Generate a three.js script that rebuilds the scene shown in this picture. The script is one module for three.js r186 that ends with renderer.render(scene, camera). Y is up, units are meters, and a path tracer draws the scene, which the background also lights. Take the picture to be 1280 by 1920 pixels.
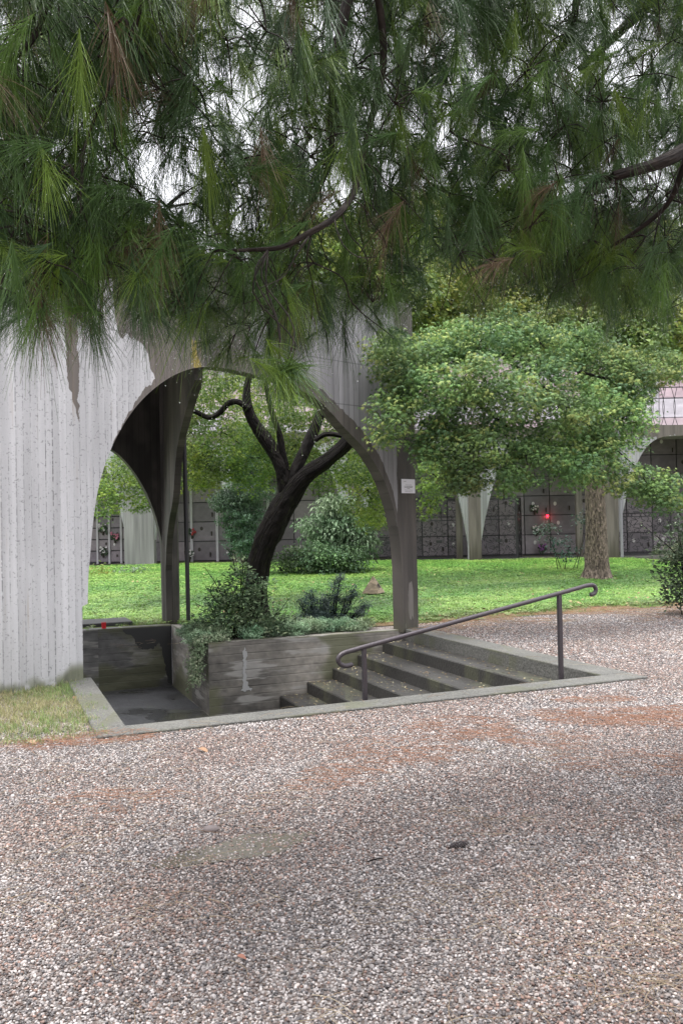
import * as THREE from 'three';
import { mergeGeometries } from 'three/addons/utils/BufferGeometryUtils.js';

// ---------------------------------------------------------------- camera, sky, sun, exposure
const scene = new THREE.Scene();
const camera = new THREE.PerspectiveCamera(61.93, 682 / 1024, 0.05, 400);
camera.rotation.order = 'YXZ';
camera.position.set(0, 1.6, 0);
camera.rotation.set(0.0156, 0, -0.02);

const renderer = new THREE.WebGLRenderer({ antialias: true });
renderer.setSize(682, 1024);
renderer.toneMapping = THREE.LinearToneMapping;
renderer.toneMappingExposure = 2.75;
renderer.shadowMap.enabled = true;
renderer.shadowMap.type = THREE.PCFSoftShadowMap;

{ // overcast sky: bright zenith cloud, a little dimmer at the horizon, soft cloud mottling
  const w = 256, h = 128, a = new Float32Array(w * h * 4);
  for (let j = 0; j < h; j++) for (let i = 0; i < w; i++) {
    const el = Math.max(0, Math.sin((j + 0.5) / h * Math.PI - Math.PI / 2));
    const az = i / w * Math.PI * 2;
    const m = 1 + 0.05 * Math.sin(az * 3 + el * 5) * Math.cos(az * 2 - el * 7);
    const L = (0.43 + 0.88 * el) * m, o = (j * w + i) * 4;
    a[o] = L * 0.97; a[o + 1] = L * 0.98; a[o + 2] = L * 1.035; a[o + 3] = 1;
  }
  const t = new THREE.DataTexture(a, w, h, THREE.RGBAFormat, THREE.FloatType);
  t.mapping = THREE.EquirectangularReflectionMapping; t.magFilter = THREE.LinearFilter; t.minFilter = THREE.LinearFilter;
  t.wrapS = THREE.RepeatWrapping; t.needsUpdate = true;
  scene.background = t; scene.environment = t;
}
const sun = new THREE.DirectionalLight(new THREE.Color(1, 0.985, 0.95), 1.5);
sun.position.set(-8, 32, -10); sun.target.position.set(0, 0, -12);
sun.castShadow = true; sun.shadow.radius = 26; sun.shadow.mapSize.set(4096, 4096);
Object.assign(sun.shadow.camera, { left: -26, right: 26, top: 26, bottom: -26, near: 1, far: 90 });
scene.add(sun, sun.target);

// ---------------------------------------------------------------- helpers
let seed = 1;
const setSeed = s => { seed = s >>> 0; };
function rnd() { seed = (seed + 0x6D2B79F5) | 0; let t = Math.imul(seed ^ seed >>> 15, 1 | seed); t = t + Math.imul(t ^ t >>> 7, 61 | t) ^ t; return ((t ^ t >>> 14) >>> 0) / 4294967296; }
const rr = (a, b) => a + (b - a) * rnd();
const pick = a => a[Math.floor(rnd() * a.length)];
const clamp = (x, a = 0, b = 1) => Math.min(b, Math.max(a, x));
const mix = (a, b, t) => a + (b - a) * t;
const smooth = (a, b, x) => { const t = clamp((x - a) / (b - a)); return t * t * (3 - 2 * t); };
function h2(x, y) { let n = Math.imul(x, 374761393) + Math.imul(y, 668265263); n = Math.imul(n ^ n >>> 13, 1274126177); return ((n ^ n >>> 16) >>> 0) / 4294967296; }
function vn(x, y) { const i = Math.floor(x), j = Math.floor(y); let fx = x - i, fy = y - j; fx = fx * fx * (3 - 2 * fx); fy = fy * fy * (3 - 2 * fy); return mix(mix(h2(i, j), h2(i + 1, j), fx), mix(h2(i, j + 1), h2(i + 1, j + 1), fx), fy); }
function fbm(x, y, o = 4) { let s = 0, a = 0.5, t = 0; for (let k = 0; k < o; k++) { s += a * vn(x, y); t += a; x = x * 2.03 + 17.1; y = y * 2.03 + 9.7; a *= 0.5; } return s / t; }
const lerpPoly = (pts, x) => { if (x <= pts[0][0]) return pts[0][1]; for (let i = 1; i < pts.length; i++) if (x <= pts[i][0]) return mix(pts[i - 1][1], pts[i][1], (x - pts[i - 1][0]) / (pts[i][0] - pts[i - 1][0] || 1)); return pts[pts.length - 1][1]; };
function inPoly(p, x, y) { let c = false; for (let i = 0, j = p.length - 1; i < p.length; j = i++) if ((p[i][1] > y) !== (p[j][1] > y) && x < (p[j][0] - p[i][0]) * (y - p[i][1]) / (p[j][1] - p[i][1]) + p[i][0]) c = !c; return c; }

function tex(w, h, fn, color = true, rep) { // fn(x 0..1, y 0..1 upward) -> [r, g, b] or a number, 0..1
  const a = new Uint8Array(w * h * 4);
  for (let j = 0; j < h; j++) for (let i = 0; i < w; i++) {
    const v = fn((i + 0.5) / w, (j + 0.5) / h), o = (j * w + i) * 4;
    if (typeof v === 'number') { a[o] = a[o + 1] = a[o + 2] = clamp(v) * 255; } else { a[o] = clamp(v[0]) * 255; a[o + 1] = clamp(v[1]) * 255; a[o + 2] = clamp(v[2]) * 255; }
    a[o + 3] = 255;
  }
  const t = new THREE.DataTexture(a, w, h, THREE.RGBAFormat);
  t.magFilter = THREE.LinearFilter; t.minFilter = THREE.LinearMipmapLinearFilter; t.generateMipmaps = true;
  t.wrapS = t.wrapT = rep ? THREE.RepeatWrapping : THREE.ClampToEdgeWrapping;
  if (rep) t.repeat.set(rep[0], rep[1]);
  if (color) t.colorSpace = THREE.SRGBColorSpace;
  t.needsUpdate = true; return t;
}
const mulc = (c, k) => [c[0] * k, c[1] * k, c[2] * k];
const mixc = (a, b, t) => [mix(a[0], b[0], t), mix(a[1], b[1], t), mix(a[2], b[2], t)];
const std = (o) => new THREE.MeshStandardMaterial(Object.assign({ roughness: 0.85, side: THREE.DoubleSide }, o));
const lin = (r, g, b) => new THREE.Color().setRGB(r, g, b);

const taken = new Map();
function numbered(n) { const k = taken.get(n) || 0; taken.set(n, k + 1); return k ? n + '_' + String(k).padStart(3, '0') : n; }
function tag(o, label, category, group) { o.name = numbered(o.name); o.userData.label = label; o.userData.category = category; if (group) o.userData.group = group; scene.add(o); return o; }
function thing(name, label, category, pos = [0, 0, 0], group) { const g = new THREE.Group(); g.name = name; g.position.set(...pos); return tag(g, label, category, group); }
function mesh(name, geo, mat, parent) { const m = new THREE.Mesh(geo, mat); m.name = name; m.castShadow = m.receiveShadow = true; if (parent) parent.add(m); return m; }
function struct(name, geo, mat, label) { const m = mesh(name, geo, mat, scene); m.userData.kind = 'structure'; if (label) m.userData.label = label; return m; }
function inst(name, geo, mat, mats, cols, parent) {
  const m = new THREE.InstancedMesh(geo, mat, mats.length); m.name = name; m.castShadow = m.receiveShadow = true; m.userData.kind = 'stuff';
  mats.forEach((x, i) => m.setMatrixAt(i, x)); if (cols) cols.forEach((c, i) => m.setColorAt(i, c));
  m.instanceMatrix.needsUpdate = true; if (parent) parent.add(m); return m;
}
const _q = new THREE.Quaternion(), _e = new THREE.Euler();
function M4(x, y, z, rx, ry, rz, sx, sy = sx, sz = sx) { return new THREE.Matrix4().compose(new THREE.Vector3(x, y, z), _q.clone().setFromEuler(_e.set(rx, ry, rz, 'YXZ')), new THREE.Vector3(sx, sy, sz)); }
function merge(list) { return mergeGeometries(list.map(g => { const n = g.index ? g.toNonIndexed() : g; for (const k of Object.keys(n.attributes)) if (!['position', 'normal', 'uv'].includes(k)) n.deleteAttribute(k); return n; }), false); }
function rawGeo(pos, uv) { const g = new THREE.BufferGeometry(); g.setAttribute('position', new THREE.Float32BufferAttribute(pos, 3)); g.setAttribute('uv', new THREE.Float32BufferAttribute(uv || new Array(pos.length / 3 * 2).fill(0), 2)); g.computeVertexNormals(); return g; }

// the stair well's own grid: u along the front kerb, v away from the viewer
const TH = 22.5 * Math.PI / 180, AU = [Math.cos(TH), Math.sin(TH)], AV = [-AU[1], AU[0]], A0 = [-1.77, 6.89];
const W = (u, v, y = 0) => [A0[0] + u * AU[0] + v * AV[0], y, -(A0[1] + u * AU[1] + v * AV[1])];
const toUV = (x, d) => { const a = x - A0[0], b = d - A0[1]; return [a * AU[0] + b * AU[1], a * AV[0] + b * AV[1]]; };

// prism: polygon [[x, d], ...] between y0 and y1, optional chamfer of the upper edge; uv in metres
function prismXD(poly, y0, y1, ch = 0) {
  const pos = [], uv = []; const n = poly.length; let area = 0;
  for (let i = 0; i < n; i++) { const a = poly[i], b = poly[(i + 1) % n]; area += a[0] * b[1] - b[0] * a[1]; }
  const P = area > 0 ? poly : poly.slice().reverse(); // counter-clockwise in (x, d)
  let T = P;
  if (ch) T = P.map((p, i) => { const a = P[(i + n - 1) % n], b = P[(i + 1) % n]; const d1 = [p[0] - a[0], p[1] - a[1]], d2 = [b[0] - p[0], b[1] - p[1]]; const l1 = Math.hypot(...d1), l2 = Math.hypot(...d2); const n1 = [-d1[1] / l1, d1[0] / l1], n2 = [-d2[1] / l2, d2[0] / l2]; const k = 1 + n1[0] * n2[0] + n1[1] * n2[1]; return [p[0] + ch * (n1[0] + n2[0]) / k, p[1] + ch * (n1[1] + n2[1]) / k]; });
  const V = (p, y) => [p[0], y, -p[1]];
  const tri = (a, b, c, ua, ub, uc) => { pos.push(...a, ...b, ...c); uv.push(...ua, ...ub, ...uc); };
  const quad = (a, b, c, d, ua, ub, uc, ud) => { tri(a, b, c, ua, ub, uc); tri(a, c, d, ua, uc, ud); };
  let s = 0;
  for (let i = 0; i < n; i++) {
    const a = P[i], b = P[(i + 1) % n], L = Math.hypot(b[0] - a[0], b[1] - a[1]);
    quad(V(a, y0), V(b, y0), V(b, y1 - ch), V(a, y1 - ch), [s, y0], [s + L, y0], [s + L, y1 - ch], [s, y1 - ch]);
    if (ch) { const ta = T[i], tb = T[(i + 1) % n]; quad(V(a, y1 - ch), V(b, y1 - ch), V(tb, y1), V(ta, y1), [s, y1 - ch], [s + L, y1 - ch], [s + L, y1], [s, y1]); }
    s += L;
  }
  const tris = THREE.ShapeUtils.triangulateShape(T.map(p => new THREE.Vector2(p[0], p[1])), []);
  for (const t of tris) { const q = t.map(i => T[i]); tri(...q.map(p => V(p, y1)), ...q); const r = t.map(i => P[i]).reverse(); tri(...r.map(p => V(p, y0)), ...r); }
  return rawGeo(pos, uv);
}
const prismUV = (poly, y0, y1, ch) => prismXD(poly.map(([u, v]) => { const p = W(u, v); return [p[0], -p[2]]; }), y0, y1, ch);
const rectUV = (u0, u1, v0, v1, y0, y1, ch) => prismUV([[u0, v0], [u1, v0], [u1, v1], [u0, v1]], y0, y1, ch);
function box(x, y, z, sx, sy, sz) { const g = new THREE.BoxGeometry(sx, sy, sz); g.translate(x, y, z); return g; }

// panel standing on a plan curve, with a lower edge (arch) and an upper edge; t = thickness away from the viewer
function archPanel(path, S, lower, top, t, uvf = (s, h) => [s, h]) {
  const pos = [], uv = []; const NV = 10;
  const F = S.map(s => path(s)), N = S.map((s) => { const e = 1e-3, a = path(s - e), b = path(s + e); const dx = b[0] - a[0], dd = b[1] - a[1], l = Math.hypot(dx, dd); return [-dd / l, dx / l]; });
  const Fp = (i, h) => [F[i][0], h, -F[i][1]], Bp = (i, h) => [F[i][0] + N[i][0] * t, h, -(F[i][1] + N[i][1] * t)];
  const q = (a, b, c, d, ua, ub, uc, ud) => { pos.push(...a, ...b, ...c, ...a, ...c, ...d); uv.push(...ua, ...ub, ...uc, ...ua, ...uc, ...ud); };
  for (let i = 0; i + 1 < S.length; i++) {
    const l0 = lower[i], l1 = lower[i + 1], s0 = S[i], s1 = S[i + 1];
    if (s1 - s0 > 1e-6) for (let k = 0; k < NV; k++) {
      const a0 = mix(l0, top, k / NV), a1 = mix(l1, top, k / NV), b0 = mix(l0, top, (k + 1) / NV), b1 = mix(l1, top, (k + 1) / NV);
      q(Fp(i, a0), Fp(i + 1, a1), Fp(i + 1, b1), Fp(i, b0), uvf(s0, a0), uvf(s1, a1), uvf(s1, b1), uvf(s0, b0));
      q(Bp(i + 1, a1), Bp(i, a0), Bp(i, b0), Bp(i + 1, b1), uvf(s1, a1), uvf(s0, a0), uvf(s0, b0), uvf(s1, b1));
    }
    q(Bp(i, l0), Bp(i + 1, l1), Fp(i + 1, l1), Fp(i, l0), uvf(s0, l0), uvf(s1, l1), uvf(s1, l1 + t), uvf(s0, l0 + t));
    q(Fp(i, top), Fp(i + 1, top), Bp(i + 1, top), Bp(i, top), uvf(s0, top), uvf(s1, top), uvf(s1, top), uvf(s0, top));
  }
  const z = S.length - 1;
  q(Bp(0, lower[0]), Fp(0, lower[0]), Fp(0, top), Bp(0, top), uvf(S[0], lower[0]), uvf(S[0], lower[0]), uvf(S[0], top), uvf(S[0], top));
  q(Fp(z, lower[z]), Bp(z, lower[z]), Bp(z, top), Fp(z, top), uvf(S[z], lower[z]), uvf(S[z], lower[z]), uvf(S[z], top), uvf(S[z], top));
  return rawGeo(pos, uv);
}
// tapered limb through [x, y, z, r] points
function limb(pts, radial = 8, seg = 6, rough = 0, cap = true) {
  const c = new THREE.CatmullRomCurve3(pts.map(p => new THREE.Vector3(p[0], p[1], p[2])), false, 'centripetal');
  const n = (pts.length - 1) * seg, R = []; const P = [];
  for (let i = 0; i <= n; i++) { const t = i / n; P.push(c.getPoint(t)); const k = t * (pts.length - 1), a = Math.min(pts.length - 2, Math.floor(k)); R.push(mix(pts[a][3], pts[a + 1][3], k - a)); }
  const pos = [], uv = [], idx = []; let nrm = new THREE.Vector3(1, 0, 0.3), L = 0; const tan = new THREE.Vector3();
  for (let i = 0; i <= n; i++) {
    tan.copy(P[Math.min(n, i + 1)]).sub(P[Math.max(0, i - 1)]).normalize();
    nrm.addScaledVector(tan, -nrm.dot(tan)); if (nrm.lengthSq() < 1e-6) nrm.set(0, 0, 1); nrm.normalize();
    const bi = new THREE.Vector3().crossVectors(tan, nrm);
    if (i) L += P[i].distanceTo(P[i - 1]);
    for (let j = 0; j <= radial; j++) {
      const a = j / radial * Math.PI * 2, f = 1 + rough * (fbm(Math.cos(a) * 2.2 + 7 + i * 0.05, Math.sin(a) * 2.2 + L * 2.2, 3) - 0.5) * 2;
      const x = Math.cos(a) * R[i] * f, y = Math.sin(a) * R[i] * f;
      pos.push(P[i].x + nrm.x * x + bi.x * y, P[i].y + nrm.y * x + bi.y * y, P[i].z + nrm.z * x + bi.z * y);
      uv.push(j / radial * 2 * Math.PI * R[0], L);
    }
  }
  const w = radial + 1;
  for (let i = 0; i < n; i++) for (let j = 0; j < radial; j++) { const a = i * w + j; idx.push(a, a + 1, a + w + 1, a, a + w + 1, a + w); }
  if (cap) { const k = pos.length / 3; pos.push(P[n].x, P[n].y, P[n].z); uv.push(0, L); for (let j = 0; j < radial; j++) idx.push(n * w + j, n * w + j + 1, k); }
  const g = new THREE.BufferGeometry(); g.setAttribute('position', new THREE.Float32BufferAttribute(pos, 3)); g.setAttribute('uv', new THREE.Float32BufferAttribute(uv, 2)); g.setIndex(idx); g.computeVertexNormals(); return g;
}
// ---------------------------------------------------------------- concrete textures
const boards = (s, w = 0.075) => { const i = Math.floor(s / w), f = s / w - i; const e = Math.min(f, 1 - f) * w; return { i, e, line: 1 - smooth(0.0015, 0.007, e) }; };
const DRY = [0.765, 0.76, 0.765], WET = [0.455, 0.43, 0.415], MOSS = [0.36, 0.37, 0.29];
const DRUM = { s0: -6, s1: 1.76, h0: -1.2, h1: 5.4 };
const wetL = [[0.39,5.062],[0.399,4.477],[0.422,4.247],[0.436,3.957],[0.48,3.758],[0.513,3.71],[0.547,3.727],[0.575,3.755],[0.617,3.762],[0.758,3.712],[0.801,3.658],[0.873,3.571],[0.908,3.43],[0.966,3.304],[0.858,3.206],[0.717,3.077],[0.551,2.824],[0.411,2.551],[0.309,2.337],[0.219,1.967],[0.163,1.653],[0.114,1.341],[0.086,1.116]], stainL = [[-0.165,4.14],[-0.147,3.807],[-0.139,3.584],[-0.132,3.248],[-0.111,3.11],[-0.07,3.075],[-0.032,2.808],[-0.009,2.742],[0.002,3.093],[-0.002,3.545],[0.002,3.829],[0.073,4.068],[0.075,4.183]], archL = [[0.062,0.824],[0.076,1.117],[0.099,1.342],[0.135,1.653],[0.187,1.966],[0.248,2.185],[0.322,2.384],[0.439,2.611],[0.571,2.814],[0.745,3.02],[0.94,3.191],[1.212,3.371],[1.503,3.498],[1.724,3.555]], archR = [[0.018,3.561],[0.296,3.576],[0.518,3.567],[0.771,3.551],[1.24,3.511],[1.763,3.361],[1.996,3.242],[2.305,3.005],[2.604,2.796],[2.816,2.631],[3.129,2.253],[3.324,1.845],[3.429,1.464],[3.475,1.065],[3.486,0.666]], archPK = [[1.672,2.142],[2.026,2.663],[2.386,2.871],[2.779,3.002],[3.265,3.153],[3.711,3.266],[4.174,3.383],[4.37,3.487]], archPQ = [[0.148,1.408],[0.198,1.662],[0.24,1.825],[0.308,2.024],[0.385,2.214],[0.549,2.51],[0.686,2.697],[0.849,2.865],[1.029,2.978]];
const wetPoly = [...wetL, [0.062, 0.82], [0.4, 0.82], [3, 0.82], [3, 6], [0.37, 6]];
const drumCol = tex(1300, 1100, (x, y) => {
  const s = mix(DRUM.s0, DRUM.s1, x), h = mix(DRUM.h0, DRUM.h1, y), b = boards(s);
  const bt = h2(b.i, 5), streak = fbm(s * 16, h * 0.7 + bt * 9, 3), cloud = fbm(s * 1.3 + 3, h * 1.1, 4), grit = h2(Math.floor(s * 150), Math.floor(h * 150));
  let c = mulc(DRY, 0.91 + 0.09 * bt + 0.12 * (cloud - 0.5) + 0.16 * (streak - 0.5) + 0.03 * (grit - 0.5));
  const jag = 0.10 * (fbm(s * 22, 3.3, 2) - 0.5) + 0.05 * (h2(b.i, 11) - 0.5), jx = 0.05 * (fbm(s * 9, h * 9, 3) - 0.5);
  const wet = inPoly(wetPoly, s + jx * 0.5, h + jag) || inPoly(stainL, s + jx, h + jag * 0.6);
  const line = b.line * (0.25 + 0.75 * h2(b.i, 31)) * smooth(0.3, 0.65, fbm(b.i * 3.7, h * 1.6, 3)) * smooth(0.25, 0.6, fbm(s * 60, h * 45, 2));
  if (wet) c = mulc(mixc(WET, [0.40, 0.37, 0.34], fbm(s * 5, h * 0.8, 3)), 0.9 + 0.22 * (streak - 0.3));
  const pore = fbm(s * 55, h * 55, 2); if (!wet && pore > 0.78) c = mulc(c, 0.8);
  c = mulc(c, 1 - 0.5 * line);
  if (Math.abs(h - 3.77 - 0.02 * fbm(s * 3, 1, 2)) < 0.008) c = mulc(c, 0.86);
  const rust = fbm(s * 9 + 40, h * 1.2, 3) * smooth(0.7, 1, fbm(s * 40, h * 1.4, 2)); c = mixc(c, [0.52, 0.43, 0.33], rust * 0.35);
  const mo = smooth(0.14 + 0.12 * (fbm(s * 14, 2, 2) - 0.5), 0.02, h - 0.1 * smooth(-0.30, -0.1, s)) * smooth(0.35, 0.55, fbm(s * 6, h * 5, 3) + 0.3 * smooth(-0.35, -0.15, s));
  c = mixc(c, mulc(MOSS, 0.8 + 0.5 * streak), mo * 0.85);
  if (h > 3.53 && h < 3.86 && Math.abs(s - 1.62) < 0.07 + 0.03 * fbm(h * 20, 1, 2)) c = mixc(c, [0.60, 0.53, 0.20], 0.8 * smooth(0.3, 0.6, fbm(s * 50, h * 7, 2)));
  return c;
});
const drumBump = tex(1300, 1100, (x, y) => {
  const s = mix(DRUM.s0, DRUM.s1, x), h = mix(DRUM.h0, DRUM.h1, y), b = boards(s);
  return 0.45 + 0.22 * (h2(b.i, 21) - 0.5) + 0.30 * b.line * (fbm(b.i * 2, h * 5, 3) - 0.2) + 0.16 * (fbm(s * 60, h * 40, 3) - 0.5) + 0.2 * (fbm(s * 9, h * 2, 3) - 0.5);
}, false);
const mDrum = std({ map: drumCol, bumpMap: drumBump, bumpScale: 0.014, roughness: 0.8 });

const PAN = { s1: 4.0, h1: 5.4 };
const panCol = tex(900, 1100, (x, y) => {
  const s = x * PAN.s1, h = -0.2 + y * (PAN.h1 + 0.2), b = boards(s, 0.098), bt = h2(b.i, 77);
  const streak = fbm(s * 14, h * 0.6 + bt * 5, 3), cloud = fbm(s * 1.6, h * 1.3, 4);
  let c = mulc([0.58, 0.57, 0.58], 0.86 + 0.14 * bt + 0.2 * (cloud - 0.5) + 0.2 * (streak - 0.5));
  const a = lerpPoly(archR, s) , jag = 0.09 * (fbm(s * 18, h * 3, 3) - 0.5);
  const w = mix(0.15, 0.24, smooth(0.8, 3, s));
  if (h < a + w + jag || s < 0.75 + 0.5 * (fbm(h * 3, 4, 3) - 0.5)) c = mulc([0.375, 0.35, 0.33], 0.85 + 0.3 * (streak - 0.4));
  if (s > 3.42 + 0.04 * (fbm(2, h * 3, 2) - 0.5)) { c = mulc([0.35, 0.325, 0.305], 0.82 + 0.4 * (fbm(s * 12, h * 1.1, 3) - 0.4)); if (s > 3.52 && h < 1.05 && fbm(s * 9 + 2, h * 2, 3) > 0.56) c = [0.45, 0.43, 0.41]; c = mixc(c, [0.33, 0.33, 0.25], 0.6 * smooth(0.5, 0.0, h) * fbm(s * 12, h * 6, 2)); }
  c = mulc(c, 1 - 0.3 * b.line * smooth(0.3, 0.7, fbm(b.i * 5, h * 2, 2)));
  if (Math.abs(h - 3.3) < 0.008 || Math.abs(h - 3.9) < 0.007) c = mulc(c, 0.8);
  return c;
});
const panBump = tex(900, 1100, (x, y) => { const s = x * PAN.s1, h = y * PAN.h1, b = boards(s, 0.098); return 0.45 + 0.25 * (h2(b.i, 8) - 0.5) + 0.25 * b.line * (h2(b.i, 9) - 0.3) + 0.2 * (fbm(s * 40, h * 20, 3) - 0.5); }, false);
const mPanel = std({ map: panCol, bumpMap: panBump, bumpScale: 0.012, roughness: 0.7 });

const innerCol = tex(512, 512, (x, y) => { // 4 m square, vertical boards, weathered brown grey darkened to include the interior shade
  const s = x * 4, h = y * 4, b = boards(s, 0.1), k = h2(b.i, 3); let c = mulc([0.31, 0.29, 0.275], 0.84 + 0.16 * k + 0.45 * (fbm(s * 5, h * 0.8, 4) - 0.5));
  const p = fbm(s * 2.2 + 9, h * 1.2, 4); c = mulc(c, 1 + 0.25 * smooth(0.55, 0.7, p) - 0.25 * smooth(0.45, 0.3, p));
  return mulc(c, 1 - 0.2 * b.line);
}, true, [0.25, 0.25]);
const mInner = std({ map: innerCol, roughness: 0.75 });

const horCol = (tone, seedv) => tex(700, 350, (x, y) => { // 4 m x 2 m, horizontal boards 0.11 m
  const s = x * 4, h = y * 2, b = boards(h + 0.012 * Math.sin(s * 1.3 + seedv) + 0.02 * (fbm(s * 2, 3, 2) - 0.5), 0.115), k = h2(b.i, seedv);
  let c = mulc(tone, 0.86 + 0.12 * k + 0.85 * (fbm(s * 1.4 + seedv, h * 4, 5) - 0.5) + 0.3 * (fbm(s * 14, h * 14, 3) - 0.5));
  const lime = fbm(s * 1.6 + seedv * 3, h * 10, 5); c = mixc(c, [0.60, 0.59, 0.57], 0.7 * smooth(0.54, 0.66, lime));
  const mo = fbm(s * 1.5 + 20 + seedv, h * 2.5, 4); c = mixc(c, [0.33, 0.335, 0.235], 0.7 * smooth(0.45, 0.62, mo));
  return mulc(c, 1 - 0.3 * b.line * smooth(0.45, 0.7, fbm(s * 1.7, b.i * 3, 3)));
}, true, [0.25, 0.5]);
const horBump = tex(512, 256, (x, y) => { const s = x * 4, h = y * 2, b = boards(h, 0.115); return 0.5 + 0.25 * (h2(b.i, 2) - 0.5) - 0.3 * b.line + 0.25 * (fbm(s * 14, h * 30, 3) - 0.5); }, false, [0.25, 0.5]);
const mPlanter = std({ map: horCol([0.47, 0.45, 0.42], 3), bumpMap: horBump, bumpScale: 0.012, roughness: 0.75 });
const mBackWall = std({ map: horCol([0.38, 0.375, 0.37], 8), bumpMap: horBump, bumpScale: 0.012, roughness: 0.6 });

const gritCol = (tone, sc = 1) => tex(512, 512, (x, y) => { // 2 m square, exposed fine aggregate
  const u = x * 2, v = y * 2; let c = mulc(tone, 0.82 + 0.36 * (fbm(u * 2.2, v * 2.2, 4) - 0.1) * 0.6 + 0.34 * (h2(Math.floor(x * 256), Math.floor(y * 256)) - 0.5) + 0.25 * (fbm(u * 70, v * 70, 2) - 0.5));
  const m = fbm(u * 1.7 + 8, v * 1.7, 4); c = mixc(c, [0.34, 0.345, 0.26], 0.55 * smooth(0.5, 0.68, m)); return c;
}, true, [0.5 * sc, 0.5 * sc]);
const gritBump = tex(256, 256, (x, y) => fbm(x * 90, y * 90, 3), false, [0.5, 0.5]);
const mKerb = std({ map: gritCol([0.41, 0.405, 0.385]), bumpMap: gritBump, bumpScale: 0.006, roughness: 0.7 });
const mStep = std({ map: gritCol([0.24, 0.232, 0.222]), bumpMap: gritBump, bumpScale: 0.006, roughness: 0.5 });
const floorRough = tex(256, 256, (x, y) => 0.22 + 0.55 * smooth(0.35, 0.7, fbm(x * 7, y * 7, 4)), false, [0.25, 0.25]);
const mFloor = std({ map: gritCol([0.30, 0.30, 0.305]), bumpMap: gritBump, bumpScale: 0.004, roughness: 1, roughnessMap: floorRough });
const mSoil = std({ map: tex(256, 256, (x, y) => mulc([0.30, 0.24, 0.18], 0.6 + 0.8 * fbm(x * 30, y * 30, 4)), true, [1, 1]), roughness: 1 });

// ---------------------------------------------------------------- ground, lawn
const holeUV = [[-0.02, -0.02], [4.76, -0.02], [4.76, 4.5], [1.9, 4.52], [1.9, 7.1], [-3.2, 7.1], [-3.2, 2.45], [-0.02, 2.45]];
{
  const sh = new THREE.Shape([[-90, -8], [90, -8], [90, 120], [-90, 120]].map(p => new THREE.Vector2(...p)));
  sh.holes.push(new THREE.Path(holeUV.map(([u, v]) => { const p = W(u, v); return new THREE.Vector2(p[0], -p[2]); })));
  const g = new THREE.ShapeGeometry(sh); g.rotateX(-Math.PI / 2);
  const t = tex(1024, 1024, (x, y) => { // 3 m square of trodden gravel
    const i = Math.floor(x * 300), j = Math.floor(y * 300), k = h2(i, j), q = h2(j, i + 7);
    let c = mixc([0.36, 0.31, 0.28], [0.60, 0.565, 0.55], k * 0.75); if (q > 0.86) c = [0.68, 0.66, 0.64]; if (q < 0.14) c = [0.25, 0.22, 0.21];
    return mulc(c, 0.75 + 0.4 * fbm(x * 6, y * 6, 3));
  }, true, [1 / 3, 1 / 3]);
  struct('ground', g, std({ map: t, roughness: 0.9 }), 'gravel ground around the stair well');
}
const lawnH = (u, v) => { const k = Math.max(0, v - 6.2); return 0.012 + 0.34 * smooth(0, 15, k) + 0.05 * (fbm(u * 0.22 + 4, v * 0.22, 2) - 0.5) * smooth(0, 3, k); };
const lawnEdge = u => 5.35 + 0.55 * (fbm(u * 0.9, 4.2, 3) - 0.5) + (u < 1.95 ? 1.95 : 0);
{
  const pos = [], uv = [], us = [], vs = [];
  for (let u = -22; u <= 30.001; u += 0.5) us.push(u); us.push(1.95); us.sort((a, b) => a - b);
  const V0 = u => Math.max(5.1, u < 1.95 ? 7.28 : 5.1);
  for (let i = 0; i + 1 < us.length; i++) {
    const ua = us[i], ub = us[i + 1], v0 = V0((ua + ub) / 2), NV = 34;
    for (let j = 0; j < NV; j++) {
      const va = mix(v0, 25, j / NV), vb = mix(v0, 25, (j + 1) / NV);
      const c = [[ua, va], [ub, va], [ub, vb], [ua, vb]].map(([u, v]) => W(u, v, lawnH(u, v)));
      const t = [[ua, va], [ub, va], [ub, vb], [ua, vb]];
      for (const k of [0, 1, 2, 0, 2, 3]) { pos.push(...c[k]); uv.push(...t[k]); }
    }
  }
  const t = tex(512, 512, (x, y) => mulc(mixc([0.27, 0.32, 0.13], [0.38, 0.31, 0.21], smooth(0.45, 0.7, fbm(x * 9, y * 9, 4))), 0.7 + 0.6 * fbm(x * 60, y * 60, 3)), true, [0.33, 0.33]);
  struct('lawn', rawGeo(pos, uv), std({ map: t, roughness: 1 }), 'green lawn rising gently to the burial arcade');
}
struct('pit_floor', rectUV(-3.4, 4.9, -0.2, 7.3, -1.2, -0.98), mFloor, 'wet dark floor at the foot of the steps');

// ---------------------------------------------------------------- stair well
const kerbF = tag(mesh('kerb', rectUV(-0.25, 5.08, -0.28, 0, -1.1, 0.025, 0.008), mKerb), 'long concrete kerb along the near edge of the stair well', 'kerb', 'kerbs round the stair well');
tag(mesh('kerb', rectUV(4.74, 5.08, 0.003, 4.5, -1.1, 0.026, 0.008), mKerb), 'concrete kerb along the top of the steps, below the notice pillar', 'kerb', 'kerbs round the stair well');
tag(mesh('kerb', rectUV(-0.25, 0, 0.003, 2.45, -1.1, 0.03, 0.008), mKerb), 'short concrete kerb between the grass patch and the stair well', 'kerb', 'kerbs round the stair well');
{
  const st = thing('staircase', 'broad flight of dark wet concrete steps descending to the left', 'stairs', W(4, 2.2, -0.98));
  const noses = [4.4, 3.99, 3.59, 3.19, 2.78];
  noses.forEach((n, i) => { const m = mesh('step', rectUV(n, i ? noses[i - 1] + 0.03 : 4.738, 0.004, 4.496, -0.979 - 0.001 * i, -0.163 * (i + 1) + 0.02, 0.012), mStep, st); m.position.copy(st.position).negate(); });
}
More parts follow.
